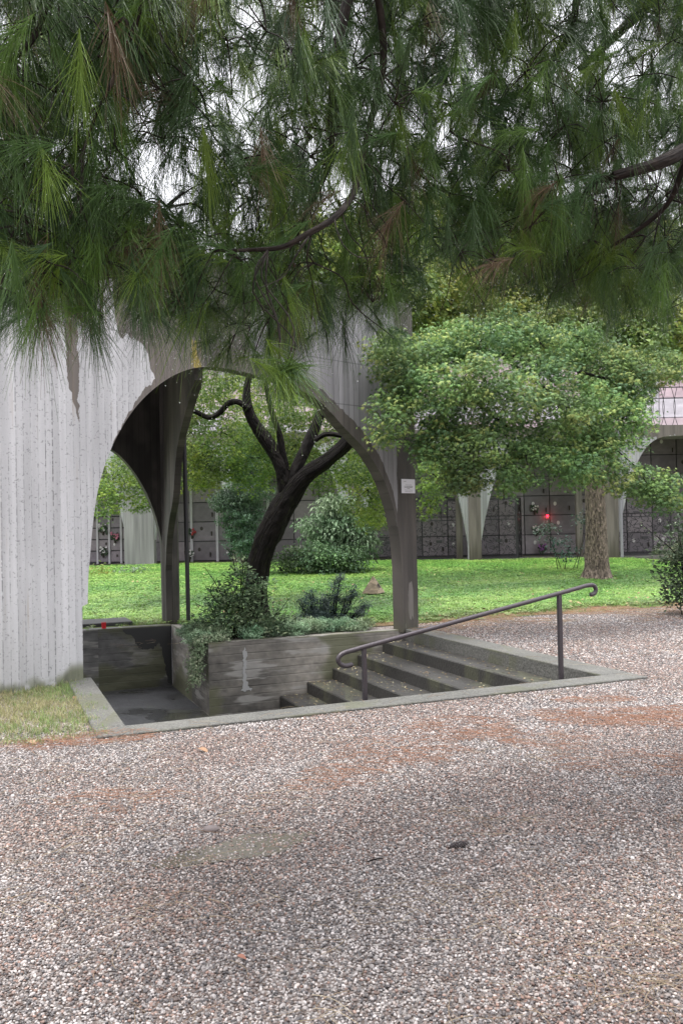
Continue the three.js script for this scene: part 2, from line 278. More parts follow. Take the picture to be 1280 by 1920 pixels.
{
  const pl = thing('planter', 'board-marked concrete planter beside the steps, mossy with a white streak', 'planter', W(1.85, 4.5, -0.98));
  const put = (n, g, m) => { const o = mesh(n, g, m, pl); o.position.copy(pl.position).negate(); return o; };
  put('front_wall', rectUV(1.77, 4.9, 4.5, 4.66, -1.1, 0.02, 0.008), mPlanter);
  put('side_wall', rectUV(1.772, 1.93, 4.662, 7.05, -1.1, 0.022, 0.008), mPlanter);
  put('soil', rectUV(1.93, 4.9, 4.66, 5.6, -0.3, -0.012), mSoil);
  // lime run on the front: a thin crust with its own outline
  const c = [[0.485, -0.13], [0.51, -0.07], [0.525, -0.13], [0.545, -0.16], [0.53, -0.25], [0.54, -0.31], [0.522, -0.36], [0.505, -0.42], [0.53, -0.46], [0.515, -0.53], [0.545, -0.56], [0.56, -0.62], [0.60, -0.655], [0.58, -0.68], [0.54, -0.665], [0.50, -0.69], [0.455, -0.67], [0.47, -0.62], [0.482, -0.55], [0.47, -0.5], [0.488, -0.44], [0.47, -0.38], [0.495, -0.33], [0.478, -0.27], [0.49, -0.2]];
  const sh = new THREE.Shape(); const pp = []; for (let i = 0; i < c.length; i++) { const a = c[i], b = c[(i + 1) % c.length]; for (let k = 0; k < 4; k++) pp.push([mix(a[0], b[0], k / 4) + 0.022 * (h2(i, k) - 0.5), mix(a[1], b[1], k / 4) + 0.018 * (h2(k, i + 9) - 0.5)]); }
  pp.forEach((p, i) => i ? sh.lineTo(...p) : sh.moveTo(...p));
  const g = new THREE.ExtrudeGeometry(sh, { depth: 0.004, bevelEnabled: false }); g.rotateY(TH); const o = W(1.77, 4.4945); g.translate(o[0], 0, o[2]);
  put('lime_crust', g, std({ color: lin(0.30, 0.30, 0.29), roughness: 0.9 }));
}
tag(mesh('retaining_wall', rectUV(-3.4, 1.77, 7.05, 7.25, -1.1, 0.02, 0.008), mBackWall), 'dark damp retaining wall at the far end of the well, below the lawn', 'wall');
tag(mesh('retaining_wall', rectUV(-3.4, -3.2, 2.4, 7.05, -1.1, -0.01), mBackWall), 'retaining wall closing the passage behind the tall pale wall', 'wall');
{ // black tar patch on the back wall's upper right corner
  const sh = new THREE.Shape(); const c = [[0.98, 0.0], [1.02, -0.06], [1.12, -0.10], [1.18, -0.17], [1.2, -0.26], [1.25, -0.33], [1.34, -0.36], [1.48, -0.35], [1.56, -0.25], [1.62, -0.4], [1.66, -0.7], [1.70, -0.93], [1.77, -0.95], [1.77, 0.0]];
  const pp = []; for (let i = 0; i < c.length; i++) { const a = c[i], b = c[(i + 1) % c.length]; for (let k = 0; k < 5; k++) pp.push([mix(a[0], b[0], k / 5) + (i < 11 ? 0.03 * (h2(i, k + 3) - 0.5) : 0), mix(a[1], b[1], k / 5) + (i < 11 ? 0.03 * (h2(k, i + 4) - 0.5) : 0)]); }
  pp.forEach((p, i) => i ? sh.lineTo(...p) : sh.moveTo(...p));
  const g = new THREE.ExtrudeGeometry(sh, { depth: 0.003, bevelEnabled: false }); g.rotateY(TH); const o = W(0, 7.0455); g.translate(o[0], 0, o[2]);
  tag(mesh('bitumen_patch', g, std({ color: lin(0.03, 0.03, 0.03), roughness: 0.5 })), 'black sealing patch peeling on the dark retaining wall', 'patch');
}

// ---------------------------------------------------------------- vaulted concrete building
const E0 = [-2.745,9.001], K0 = [-1.633,10.348], R0 = [0.991,12.859], P0 = [-2.919,14.525];
const CURV = 7.4 * Math.PI / 180;
function drumPath(s) { const n = Math.max(2, Math.ceil(Math.abs(s) / 0.05)), ds = s / n; let x = E0[0], d = E0[1]; for (let i = 0; i < n; i++) { const a = 44 * Math.PI / 180 + CURV * (i + 0.5) * ds; x += ds * Math.cos(a); d += ds * Math.sin(a); } return [x, d]; }
const linePath = (a, b) => { const L = Math.hypot(b[0] - a[0], b[1] - a[1]); return s => [a[0] + (b[0] - a[0]) * s / L, a[1] + (b[1] - a[1]) * s / L]; };
function densify(pts, step = 0.06) { const o = [pts[0]]; for (let i = 1; i < pts.length; i++) { const a = pts[i - 1], b = pts[i], n = Math.max(1, Math.ceil(Math.hypot(b[0] - a[0], b[1] - a[1]) / step)); for (let k = 1; k <= n; k++) o.push([mix(a[0], b[0], k / n), mix(a[1], b[1], k / n)]); } return o; }
function smoothArch(pts) { const c = new THREE.CatmullRomCurve3(pts.map(p => new THREE.Vector3(p[0], p[1], 0)), false, 'centripetal'); return c.getPoints(pts.length * 5).map(v => [v.x, v.y]); }
const HT = 4.95;
{
  const vault = thing('concrete_vault', 'pale board-marked concrete chapel wall with tall parabolic arches and slender pillars', 'building', [E0[0], 0, -E0[1]]);
  const put = (n, g, m) => { const o = mesh(n, g, m, vault); o.position.copy(vault.position).negate(); return o; };
  { // curved pale wall with the left half of the arch
    const low = []; for (let s = -6; s < -0.001; s += 0.15) low.push([s, -1.1]); low.push([0, -1.1], [0.0005, 0.80], ...smoothArch(archL));
    const S = low.map(p => p[0]), L = low.map(p => p[1]); S.push(1.75); L.push(3.558);
    put('curved_wall', archPanel(drumPath, S, L, HT, 0.2, (s, h) => [(s - DRUM.s0) / (DRUM.s1 - DRUM.s0), (h - DRUM.h0) / (DRUM.h1 - DRUM.h0)]), mDrum);
  }
  { // right half of the arch down to the slender pillar
    const a = smoothArch(archR); a.push([3.487, 0.3], [3.488, -0.02]);
    const q = [[0, 3.56], ...a, [3.83, -0.02]];
    put('arch_panel', archPanel(linePath(K0, R0), q.map(p => p[0]), q.map(p => p[1]), HT, 0.2, (s, h) => [s / PAN.s1, (h + 0.2) / (PAN.h1 + 0.2)]), mPanel);
  }
  { // inner panel from the back pillar up to the crown
    const a = smoothArch([[0.16, 0.9], [0.4, 1.35], [0.9, 1.75], [1.5, 2.06], ...archPK.slice(1, -1), [4.25, 3.42]]);
    const q = [[0.1, 0], [0.159, 0], ...a];
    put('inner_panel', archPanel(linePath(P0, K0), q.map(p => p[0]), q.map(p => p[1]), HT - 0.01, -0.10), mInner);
  }
  { // inner panel to the left of the back pillar
    const Q0 = [P0[0] - 4.2 * AU[0], P0[1] - 4.2 * AU[1]];
    const a = smoothArch([[0.13, 0.9], ...archPQ, [1.6, 3.2], [2.3, 3.3], [3.2, 2.9], [3.9, 1.8], [4.05, 0.8]]);
    const q = [[0.0, 0], [0.125, 0], ...a, [4.06, 0], [4.2, 0]];
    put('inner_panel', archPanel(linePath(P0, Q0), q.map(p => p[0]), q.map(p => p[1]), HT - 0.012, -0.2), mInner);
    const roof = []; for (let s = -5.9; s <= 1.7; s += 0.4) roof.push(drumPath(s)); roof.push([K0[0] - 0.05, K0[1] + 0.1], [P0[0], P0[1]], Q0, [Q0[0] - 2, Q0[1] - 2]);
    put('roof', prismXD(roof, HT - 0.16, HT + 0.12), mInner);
  }
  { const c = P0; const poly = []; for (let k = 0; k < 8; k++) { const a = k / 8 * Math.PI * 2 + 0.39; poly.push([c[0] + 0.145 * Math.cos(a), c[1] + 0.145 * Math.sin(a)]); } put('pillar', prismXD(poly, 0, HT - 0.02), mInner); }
}
{ // notice on the pillar, square to the arch panel
  const ang = Math.atan2(R0[1] - K0[1], R0[0] - K0[0]);
  const c = document.createElement('canvas'); c.width = 296; c.height = 208; const x = c.getContext('2d');
  x.fillStyle = '#eceaf2'; x.fillRect(0, 0, 296, 208); x.fillStyle = '#3b3a46';
  const rows = [[40, 30, 60, 6], [80, 84, 140, 5], [55, 102, 190, 8], [60, 120, 180, 8], [118, 136, 60, 7], [60, 160, 180, 4], [70, 182, 160, 4]];
  setSeed(9); for (const [a, b, w, h] of rows) { let q = a; while (q < a + w) { const l = rr(5, 20); x.fillRect(q, b, Math.min(l, a + w - q), h); q += l + rr(3, 6); } }
  const t = new THREE.CanvasTexture(c); t.colorSpace = THREE.SRGBColorSpace;
  const g = thing('notice_sign', 'white paper notice with lines of print fixed to the slender pillar', 'sign', [K0[0] + (R0[0] - K0[0]) * 1.006 + 0.004, 2.17, -(K0[1] + (R0[1] - K0[1]) * 1.006) + 0.004]);
  g.rotation.y = ang;
  mesh('board', box(0, 0, 0.003, 0.301, 0.214, 0.006), std({ color: lin(0.72, 0.72, 0.76), roughness: 0.5 }), g);
  const pg = new THREE.PlaneGeometry(0.297, 0.21); mesh('sheet', pg, std({ map: t, roughness: 0.5 }), g).position.z = 0.0075;
}
const mIron = std({ color: lin(0.035, 0.033, 0.036), roughness: 0.45, metalness: 0.3 });
const mRail = std({ color: lin(0.075, 0.064, 0.07), roughness: 0.34, metalness: 0.55, bumpMap: tex(128, 128, (x, y) => fbm(x * 40, y * 40, 3), false, [6, 6]), bumpScale: 0.001 });
{
  const p = W(2.2, 7.3); const g = limb([[-2.60, 0.0, -14.35, 0.036], [-2.61, 1.5, -14.35, 0.036], [-2.62, 3.3, -14.35, 0.036]], 10, 3);
  tag(mesh('downpipe', g, mIron), 'thin dark pipe standing beside the back pillar', 'pipe');
}
{ // handrail
  const h = thing('handrail', 'brown painted tubular handrail with hooked ends rising over the steps', 'handrail', W(2.16, 0.12, -0.98));
  const put = (n, g, m) => { const o = mesh(n, g, m, h); o.position.copy(h.position).negate(); return o; };
  const pt = (u, y) => new THREE.Vector3(...W(u, 0.12, y));
  const path = [[2.03, 0.33], [1.97, 0.325], [1.915, 0.355], [1.905, 0.40], [1.95, 0.438], [2.06, 0.463], [2.6, 0.56], [3.3, 0.684], [4.0, 0.808], [4.55, 0.906], [4.68, 0.93], [4.76, 0.928], [4.79, 0.885], [4.77, 0.845], [4.73, 0.835]].map(p => pt(...p));
  put('rail', new THREE.TubeGeometry(new THREE.CatmullRomCurve3(path, false, 'centripetal'), 140, 0.0225, 12, false), mRail);
  for (const p of [path[0], path[path.length - 1]]) { const s = new THREE.SphereGeometry(0.0227, 10, 8); s.translate(p.x, p.y, p.z); put('end_cap', s, mRail); }
  const post = (u, yt, yb) => { const g = new THREE.BoxGeometry(0.038, yt - yb, 0.038); g.rotateY(TH); const p = W(u, 0.12, (yt + yb) / 2); g.translate(...p); put('post', g, mRail); };
  post(2.16, 0.465, -0.985); post(4.33, 0.85, -0.15);
}
// ---------------------------------------------------------------- burial arcade behind the lawn
const mArcade = std({ map: tex(1024, 640, (x, y) => { // 8 m x 5 m
  const s = x * 8, h = y * 5, b = boards(s, 0.12), streak = fbm(s * 9, h * 0.6, 3);
  let c = mulc([0.68, 0.675, 0.69], 0.86 + 0.12 * h2(b.i, 4) + 0.25 * (streak - 0.5));
  if (h > 4.42 + 0.3 * (fbm(s * 9, 1, 3) - 0.5) + 0.12 * (h2(b.i, 5) - 0.5)) c = mulc([0.44, 0.415, 0.39], 0.9 + 0.3 * (streak - 0.5));
  return mulc(c, 1 - 0.2 * b.line);
}, true, [1 / 8, 1 / 5]), roughness: 0.85 });
const mPier = std({ map: tex(256, 512, (x, y) => { const h = y * 4; let c = mulc([0.39, 0.362, 0.345], 0.75 + 0.5 * fbm(x * 8, h * 0.9, 4)); return mixc(c, [0.24, 0.22, 0.19], 0.6 * smooth(1.1, 0.5, h + 0.5 * fbm(x * 9, 2, 2)) ); }, true, [1, 1]), roughness: 0.9 });
const mGreyPier = std({ map: tex(256, 512, (x, y) => mulc([0.47, 0.46, 0.465], 0.78 + 0.45 * fbm(x * 14, y * 3, 4))), roughness: 0.85 });
const marble = (a, sd) => tex(128, 128, (x, y) => mulc(a, 0.86 + 0.26 * fbm(x * 5 + sd, y * 5, 4) + 0.05 * h2(Math.floor(x * 128), Math.floor(y * 128))));
const mSlab = [[0.47, 0.44, 0.46], [0.42, 0.395, 0.41], [0.52, 0.485, 0.50]].map((c, i) => std({ map: marble(c, i * 7), roughness: 0.4 }));
const mPink = [[0.74, 0.67, 0.68], [0.72, 0.64, 0.655], [0.72, 0.70, 0.715]].map((c, i) => std({ map: marble(c, i * 5 + 2), roughness: 0.5 }));
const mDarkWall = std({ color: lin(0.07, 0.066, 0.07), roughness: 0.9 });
const mPale = std({ color: lin(0.46, 0.45, 0.46), roughness: 0.7 });
const mBronze = std({ color: lin(0.05, 0.042, 0.035), roughness: 0.5, metalness: 0.4 });
const mEnamel = std({ color: lin(0.62, 0.60, 0.58), roughness: 0.3 });
const GB = 0.33, ZF = -29, ZN = -31.7;
const piers = [-11.2, -7.05, -3.5, 0.45, 4.5, 9.15, 13.8, 18.4];
const slabSpots = [];
{
  setSeed(77);
  const b = thing('burial_arcade', 'long concrete burial arcade with parabolic arches, niche slabs and upper terrace', 'building', [1, GB, -30]);
  const put = (n, g, m) => { const o = mesh(n, g, m, b); o.position.copy(b.position).negate(); return o; };
  for (let i = 0; i + 1 < piers.length; i++) {
    const x0 = piers[i] + (i === 1 ? 0.45 : 0.0), x1 = piers[i + 1], m = (x0 + x1) / 2, hw = (x1 - x0) / 2 - 0.21;
    const sh = new THREE.Shape(); sh.moveTo(x0 + 0.01, GB - 0.3); sh.lineTo(x0 + 0.01, 4.95);
    for (let k = 0; k <= 16; k++) { const t = k / 16; sh.lineTo(mix(x0 + 0.01, x1 - 0.01, t), 4.95 - 0.16 * Math.sin(Math.PI * t)); }
    sh.lineTo(x1 - 0.01, GB - 0.3); sh.lineTo(x1 - 0.21, GB - 0.3);
    for (let k = 0; k <= 64; k++) { const q = 1 - 2 * k / 64, t = Math.sign(q) * (1 - Math.pow(1 - Math.abs(q), 1.6)); sh.lineTo(m + hw * t, 0.9 + 3.52 * (1 - Math.pow(Math.abs(t), 3.3))); }
    sh.lineTo(x0 + 0.21, GB - 0.3);
    const g = new THREE.ExtrudeGeometry(sh, { depth: 0.28, bevelEnabled: false }); g.translate(0, 0, ZF - 0.28);
    put('arch_panel', g, mArcade);
  }
  piers.forEach((x, i) => { const w = i === 1 ? 1.0 : 0.40; put('pier', box(x + (i === 1 ? 0.2 : 0), 2.4, ZF - 0.05, w, 4.6, 0.42), i === 1 ? mGreyPier : mPier); });
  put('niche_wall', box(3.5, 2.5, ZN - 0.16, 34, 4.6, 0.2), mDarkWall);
  put('terrace', box(3.5, 4.66, (ZF - 0.3 - 33.6) / 2, 34, 0.2, 4.2), mPale);
  put('upper_wall', box(3.5, 6.6, -33.75, 34, 3.7, 0.25), mPale);
  put('cornice', box(3.5, 8.55, -33.4, 34.4, 0.22, 1.2), mPale);
  put('arcade_floor', box(3.5, GB - 0.06, -30.1, 34, 0.14, 2.4), mKerb);
  const sg = new THREE.BoxGeometry(0.91, 0.685, 0.05), so = new THREE.BoxGeometry(0.395, 0.385, 0.05), pk = new THREE.BoxGeometry(1.86, 0.74, 0.06);
  const oval = new THREE.CylinderGeometry(0.055, 0.055, 0.02, 12); oval.rotateX(Math.PI / 2); oval.scale(1, 1.35, 1);
  const vase = new THREE.CylinderGeometry(0.03, 0.02, 0.16, 8);
  for (let r = 0; r < 6; r++) for (let c = 0; c < 27; c++) {
    const x = -7.0 + c * 0.95, y = GB + 0.06 + 0.36 + r * 0.72; if (x > 17) continue;
    const s = mesh('niche_slab', sg, pick(mSlab), b); s.position.set(x, y, ZN - 0.03).sub(b.position); s.userData.x = 0; delete s.userData.x;
    if (rnd() < 0.62) { const o = mesh('portrait', oval, rnd() < 0.5 ? mEnamel : mBronze, s); o.position.set(rr(-0.3, -0.05), rr(0.05, 0.18), 0.034); }
    if (rnd() < 0.5) { const o = mesh('vase', vase, mBronze, s); o.position.set(rr(0.2, 0.34), rr(-0.2, -0.05), 0.06); }
    slabSpots.push([x, y]);
  }
  for (let r = 0; r < 8; r++) for (let c = 0; c < 8; c++) {
    const s = mesh('ossuary_slab', so, pick(mSlab), b); s.position.set(-10.6 + c * 0.44, GB + 0.28 + r * 0.425, ZN - 0.03).sub(b.position);
    if (rnd() < 0.6) { const o = mesh('portrait', oval, rnd() < 0.5 ? mEnamel : mBronze, s); o.scale.setScalar(0.7); o.position.set(rr(-0.1, 0.1), rr(0, 0.1), 0.034); }
  }
  for (const x of [-10.82, -10.38, -9.94, -9.5, -9.06, -8.62, -8.18, -7.74]) put('mullion', box(x, 2.1, ZN + 0.02, 0.07, 3.5, 0.08), mPale);
  for (const x of [-6.52, -5.57, -4.62, -2.72]) put('mullion', box(x, 2.3, ZN + 0.02, 0.09, 3.9, 0.08), mPale);
  for (const x of [4.05, 8.2]) put('post', box(x, 2.4, ZF - 0.55, 0.2, 4.3, 0.22), mPier);
  for (let r = 0; r < 4; r++) for (let c = 0; c < 15; c++) { const s = mesh('pink_slab', pk, pick(mPink), b); s.position.set(-9.5 + c * 1.92, 5.2 + r * 0.78, -33.6).sub(b.position); }
  for (let i = 0; i + 1 < piers.length; i++) { // terrace railing, bowed bars
    const x0 = piers[i] + 0.12, x1 = piers[i + 1] - 0.12, l = [];
    for (let k = 0; k * 0.19 < x1 - x0; k++) { const x = x0 + k * 0.19, d = k % 2 ? 1 : -1; l.push(new THREE.TubeGeometry(new THREE.CatmullRomCurve3([[0, 4.78], [0.09 * d, 5.1], [0.12 * d, 5.5], [0.06 * d, 5.85], [0, 6.08]].map(p => new THREE.Vector3(x + p[0], p[1], ZF - 0.15))), 8, 0.011, 4)); }
    l.push(box((x0 + x1) / 2, 6.1, ZF - 0.15, x1 - x0, 0.035, 0.035), box((x0 + x1) / 2, 5.72, ZF - 0.16, x1 - x0, 0.02, 0.02));
    put('terrace_railing', merge(l), mIron);
  }
}
// wrought gates of spiky bars
function gate(x0, x1, label, open) {
  const w = x1 - x0, g = thing('iron_gate', label, 'gate', [x0, GB + 0.01, ZF - 0.8], 'spiky wrought gates in the burial arcade');
  const H = 2.08;
  mesh('frame', merge([box(w / 2, H, 0, w, 0.09, 0.05), box(0.02, H / 2, 0, 0.05, H, 0.05), box(w - 0.02, H / 2, 0, 0.05, H, 0.05), box(w / 2, 0.05, 0, w, 0.04, 0.04), box(w / 2, 1.36, 0, w, 0.03, 0.03)]), mIron, g);
  const seg = [];
  const bar = (a, b) => { const l = Math.hypot(b[0] - a[0], b[1] - a[1]); const q = new THREE.BoxGeometry(l, 0.017, 0.017); q.rotateZ(Math.atan2(b[1] - a[1], b[0] - a[0])); q.translate((a[0] + b[0]) / 2, (a[1] + b[1]) / 2, rr(-0.01, 0.01)); seg.push(q); };
  for (let cy = 0; cy < 6; cy++) for (let cx = 0; cx * 0.36 < w - 0.2; cx++) {
    const ox = 0.2 + cx * 0.36 + rr(-0.05, 0.05), oy = 0.22 + cy * 0.34 + rr(-0.05, 0.05), n = 5 + Math.floor(rr(0, 3)) * 2, pts = [];
    for (let k = 0; k < n * 2; k++) { const a = k / (n * 2) * Math.PI * 2 + rr(-0.15, 0.15), r = k % 2 ? rr(0.06, 0.11) : rr(0.16, 0.27); pts.push([clamp(ox + Math.cos(a) * r, 0.03, w - 0.03), clamp(oy + Math.sin(a) * r, 0.04, H - 0.05)]); }
    for (let k = 0; k < pts.length; k++) if (rnd() < 0.85) bar(pts[k], pts[(k + 1) % pts.length]);
  }
  mesh('spiky_lattice', merge(seg), mIron, g);
  mesh('lock_plate', box(w * 0.52, 0.62, 0.01, 0.2, 0.1, 0.06), mIron, g);
  if (open) g.rotation.y = open;
  return g;
}
setSeed(31);
gate(0.72, 2.45, 'closed spiky iron gate left of the notice pillar, behind the pyramid lamp');
gate(2.5, 4.2, 'closed spiky iron gate just right of the notice pillar, before the tan pier');
gate(4.78, 6.1, 'spiky iron gate right of the tan pier, beside the standing-open leaf');
gate(6.12, 7.2, 'spiky iron gate leaf swung open, seen nearly edge on', 1.25);
gate(9.5, 11.5, 'spiky iron gate right of the thick tree trunk, below the far right arch');
// flowers in the niches
const mPetals = { white: lin(0.62, 0.60, 0.58), red: lin(0.35, 0.05, 0.05), pink: lin(0.5, 0.18, 0.25), purple: lin(0.22, 0.08, 0.24), yellow: lin(0.55, 0.42, 0.08) };
const bloomGeo = (() => { const l = []; for (let k = 0; k < 5; k++) { const g = new THREE.SphereGeometry(0.024, 6, 5); g.scale(1, 0.5, 1); const a = k / 5 * Math.PI * 2; g.translate(Math.cos(a) * 0.022, 0, Math.sin(a) * 0.022); l.push(g); } const c = new THREE.SphereGeometry(0.016, 6, 5); c.translate(0, 0.012, 0); l.push(c); return merge(l); })();
const mLeafDark = std({ color: lin(0.03, 0.055, 0.025), roughness: 0.6 });
function bouquet(x, y, z, colr, label, s = 1) {
  const g = thing('flower_bouquet', label, 'flowers', [x, y, z], 'cemetery flowers in the arcade');
  const bl = [], lf = [];
  for (let k = 0; k < 11; k++) { const q = bloomGeo.clone(); q.rotateX(rr(0.4, 1.5)); q.rotateZ(rr(-0.6, 0.6)); q.scale(s, s, s); q.translate(rr(-0.13, 0.13) * s, rr(0.12, 0.34) * s, rr(-0.04, 0.09) * s); bl.push(q); }
  for (let k = 0; k < 14; k++) { const q = new THREE.PlaneGeometry(0.05, 0.15, 1, 2); q.rotateX(rr(-0.7, 0.7)); q.rotateZ(rr(-1.2, 1.2)); q.scale(s, s, s); q.translate(rr(-0.12, 0.12) * s, rr(0.05, 0.28) * s, rr(-0.04, 0.06) * s); lf.push(q); }
  mesh('blooms', merge(bl), std({ color: mPetals[colr], roughness: 0.7 }), g); mesh('leaves', merge(lf), mLeafDark, g);
  const v = new THREE.CylinderGeometry(0.045 * s, 0.03 * s, 0.14 * s, 10); v.translate(0, 0.03 * s, 0); mesh('vase', v, mBronze, g);
}
setSeed(52);
const zb = ZN + 0.07;
[[-9.28, 1.95, 'purple', 'purple flowers high on the small niches seen left of the back pillar'], [-8.84, 1.45, 'white', 'white flowers on the small niches beside the pale curved wall'], [-8.4, 1.15, 'pink', 'pink flowers on the small niches next to the flat pier'], [-8.84, 0.62, 'white', 'low white flowers at the foot of the small niches'], [-5.55, 1.25, 'red', 'red flowers left of the back pillar, middle niche row'], [-5.6, 0.45, 'white', 'white flowers on the floor just left of the back pillar'],
 [-3.9, 1.5, 'white', 'pale flowers between the thin pipe and the leaning trunk, middle row'], [-4.1, 0.5, 'white', 'pale flowers on the floor right of the thin pipe'], [-3.05, 0.5, 'white', 'pale flower bunch on the arcade floor left of the leaning trunk'], [-3.2, 1.9, 'pink', 'dusky pink flowers high up between pipe and leaning trunk'],
 [7.15, 1.9, 'white', 'white flowers in the upper niche beside the red votive lamp'], [7.2, 1.1, 'white', 'white flowers in the niche below the red votive lamp'], [7.35, 0.42, 'purple', 'purple flowers standing on the ground left of the thick trunk'], [4.9, 0.5, 'white', 'pale flowers behind the gate beside the tan pier']].forEach(([x, y, c, l]) => bouquet(x, y, y < 0.6 ? ZN + 0.3 : zb, c, l, 1.05));
{
  const g = thing('votive_lamp', 'glowing red votive lamp on a niche slab left of the thick trunk', 'lamp', [7.62, 1.78, ZN + 0.06]);
  const c = new THREE.CylinderGeometry(0.05, 0.04, 0.12, 12); mesh('glass', c, std({ color: lin(0.4, 0.01, 0.02), emissive: new THREE.Color(1, 0.02, 0.05), emissiveIntensity: 2.2, roughness: 0.3 }), g);
  const k = new THREE.CylinderGeometry(0.052, 0.052, 0.02, 12); k.translate(0, 0.07, 0); mesh('cap', k, mBronze, g);
  const l = new THREE.PointLight(new THREE.Color(1, 0.06, 0.08), 0.05, 3); l.position.set(0, 0, 0.12); l.castShadow = true; l.shadow.radius = 2; g.add(l);
}
tag(mesh('drainpipe', limb([[9.42, GB, ZF + 0.2, 0.05], [9.42, 2.4, ZF + 0.2, 0.05], [9.42, 4.7, ZF + 0.2, 0.05]], 10, 3), std({ color: lin(0.24, 0.23, 0.26), roughness: 0.5, metalness: 0.3 })), 'grey drainpipe on the pier right of the thick trunk', 'pipe');

// ---------------------------------------------------------------- small things by the lawn
{
  const y0 = lawnH(...toUV(0.66, 18.6));
  const g = thing('garden_lamp', 'small rough concrete pyramid lamp standing on the lawn', 'lamp', [0.66, y0, -18.6]);
  const c = new THREE.CylinderGeometry(0.012, 0.27, 0.36, 4, 6).toNonIndexed(), p = c.attributes.position; for (let i = 0; i < p.count; i++) { const k = (h2(Math.round(p.getX(i) * 500), Math.round(p.getY(i) * 500) + Math.round(p.getZ(i) * 700)) - 0.5) * 0.014; p.setXYZ(i, p.getX(i) + k, p.getY(i) + k * 0.6, p.getZ(i) - k); } c.computeVertexNormals(); c.rotateY(0.35); c.translate(0, 0.24, 0);
  mesh('hood', c, std({ map: tex(128, 128, (x, y) => mulc([0.56, 0.50, 0.43], 0.7 + 0.6 * fbm(x * 12, y * 12, 4))), roughness: 0.95 }), g);
  const s = new THREE.CylinderGeometry(0.2, 0.22, 0.07, 4); s.rotateY(0.35); s.translate(0, 0.03, 0); mesh('base', s, mDarkWall, g);
  const sl = new THREE.BoxGeometry(0.03, 0.1, 0.02); sl.rotateX(-0.6); sl.rotateZ(0.5); sl.translate(0.115, 0.22, 0.1); mesh('light_slot', sl, mIron, g);
}
{
  const p = W(0.70, 7.12);
  const g = thing('votive_candle', 'small red votive candle on the edge of the dark retaining wall', 'candle', [p[0], 0.02, p[2]]);
  const c = new THREE.CylinderGeometry(0.038, 0.034, 0.09, 14); c.translate(0, 0.045, 0); mesh('cup', c, new THREE.MeshPhysicalMaterial({ color: lin(0.55, 0.02, 0.03), roughness: 0.25 }), g);
  const k = new THREE.CylinderGeometry(0.04, 0.04, 0.012, 14); k.translate(0, 0.094, 0); mesh('lid', k, std({ color: lin(0.4, 0.02, 0.03), roughness: 0.4 }), g);
  tag(mesh('stone_slab', rectUV(-1.2, 1.2, 7.42, 8.2, 0, 0.075, 0.01), std({ color: lin(0.03, 0.03, 0.032), roughness: 0.35 })), 'low dark stone slab on the lawn edge behind the red candle', 'slab');
}
// ---------------------------------------------------------------- foliage tools
function mapleLeaf(fold = 0.25) {
  const A = [-2.3, -1.45, -0.72, 0, 0.72, 1.45, 2.3], R = [0.42, 0.72, 0.95, 1.12, 0.95, 0.72, 0.42], ring = [];
  for (let i = 0; i < 7; i++) { ring.push([A[i], R[i]]); if (i < 6) ring.push([(A[i] + A[i + 1]) / 2, 0.36]); }
  const P = ring.map(([a, r]) => [Math.sin(a) * r, -fold * r * r - 0.1 * Math.abs(Math.sin(a)) * r, Math.cos(a) * r]);
  const pos = []; for (let i = 0; i + 1 < P.length; i++) pos.push(0, 0, -0.05, ...P[i + 1], ...P[i]);
  return rawGeo(pos);
}
function ovalLeaf(w = 0.5, bend = 0.25) {
  const pts = [[0, 0], [w * 0.8, 0.35], [w, 0.7], [w * 0.7, 1.1], [0, 1.5], [-w * 0.7, 1.1], [-w, 0.7], [-w * 0.8, 0.35]], pos = [];
  const q = (p) => [p[0], Math.abs(p[0]) * 0.35 - bend * p[1] * p[1] * 0.3, p[1]];
  for (let i = 1; i + 1 < pts.length; i++) pos.push(...q(pts[0]), ...q(pts[i + 1]), ...q(pts[i]));
  return rawGeo(pos);
}
function cluster(leaf, n, size, rx, ry, tilt0, tilt1, sv = 0.5) {
  const l = [];
  for (let k = 0; k < n; k++) { const g = leaf.clone(), s = size * (1 + rr(-sv, sv)), a = rr(0, 6.283), r = Math.sqrt(rnd()); g.applyMatrix4(M4(Math.cos(a) * r * rx, rr(-ry, ry), Math.sin(a) * r * rx, rr(tilt0, tilt1), -a + Math.PI / 2 + rr(-0.8, 0.8), rr(-0.5, 0.5), s)); l.push(g); }
  return merge(l);
}
function leafMat(r, g, b, t = 0.35, rough = 0.55) { return new THREE.MeshPhysicalMaterial({ color: lin(r, g, b), roughness: Math.max(0.9, rough), transmission: t, thickness: 0, specularIntensity: 0.6, side: THREE.DoubleSide }); }
function scatter(blobs, dens, sc, pal, shell = 0.45) { // blobs [x, y, z, rx, ry]; returns matrices + colours
  const ms = [], cs = [];
  for (const [x, y, z, rx, ry] of blobs) {
    const tint = rr(0.72, 1.3), warm = rr(0.9, 1.15);
    const rz = (rx + ry) / 2, n = Math.max(3, Math.round(dens * (rx * ry * rz) ** 0.667));
    for (let k = 0; k < n; k++) {
      const a = rr(0, 6.283), c = rr(-1, 1), q = Math.sqrt(1 - c * c), r = mix(shell, 1.08, Math.pow(rnd(), 0.6));
      ms.push(M4(x + rx * r * q * Math.cos(a), y + ry * r * c, z + rz * r * q * Math.sin(a), rr(-0.35, 0.35), rr(0, 6.283), rr(-0.35, 0.35), sc * rr(0.75, 1.25)));
      const p = pick(pal), v = rr(0.75, 1.25) * tint; cs.push(lin(p[0] * v * warm, p[1] * v, p[2] * v));
    }
  }
  return [ms, cs];
}
function split(name, geos, mat, ms, cs, parent) { const n = geos.length; geos.forEach((g, i) => inst(name, g, mat, ms.filter((_, k) => k % n === i), cs.filter((_, k) => k % n === i), parent)); }

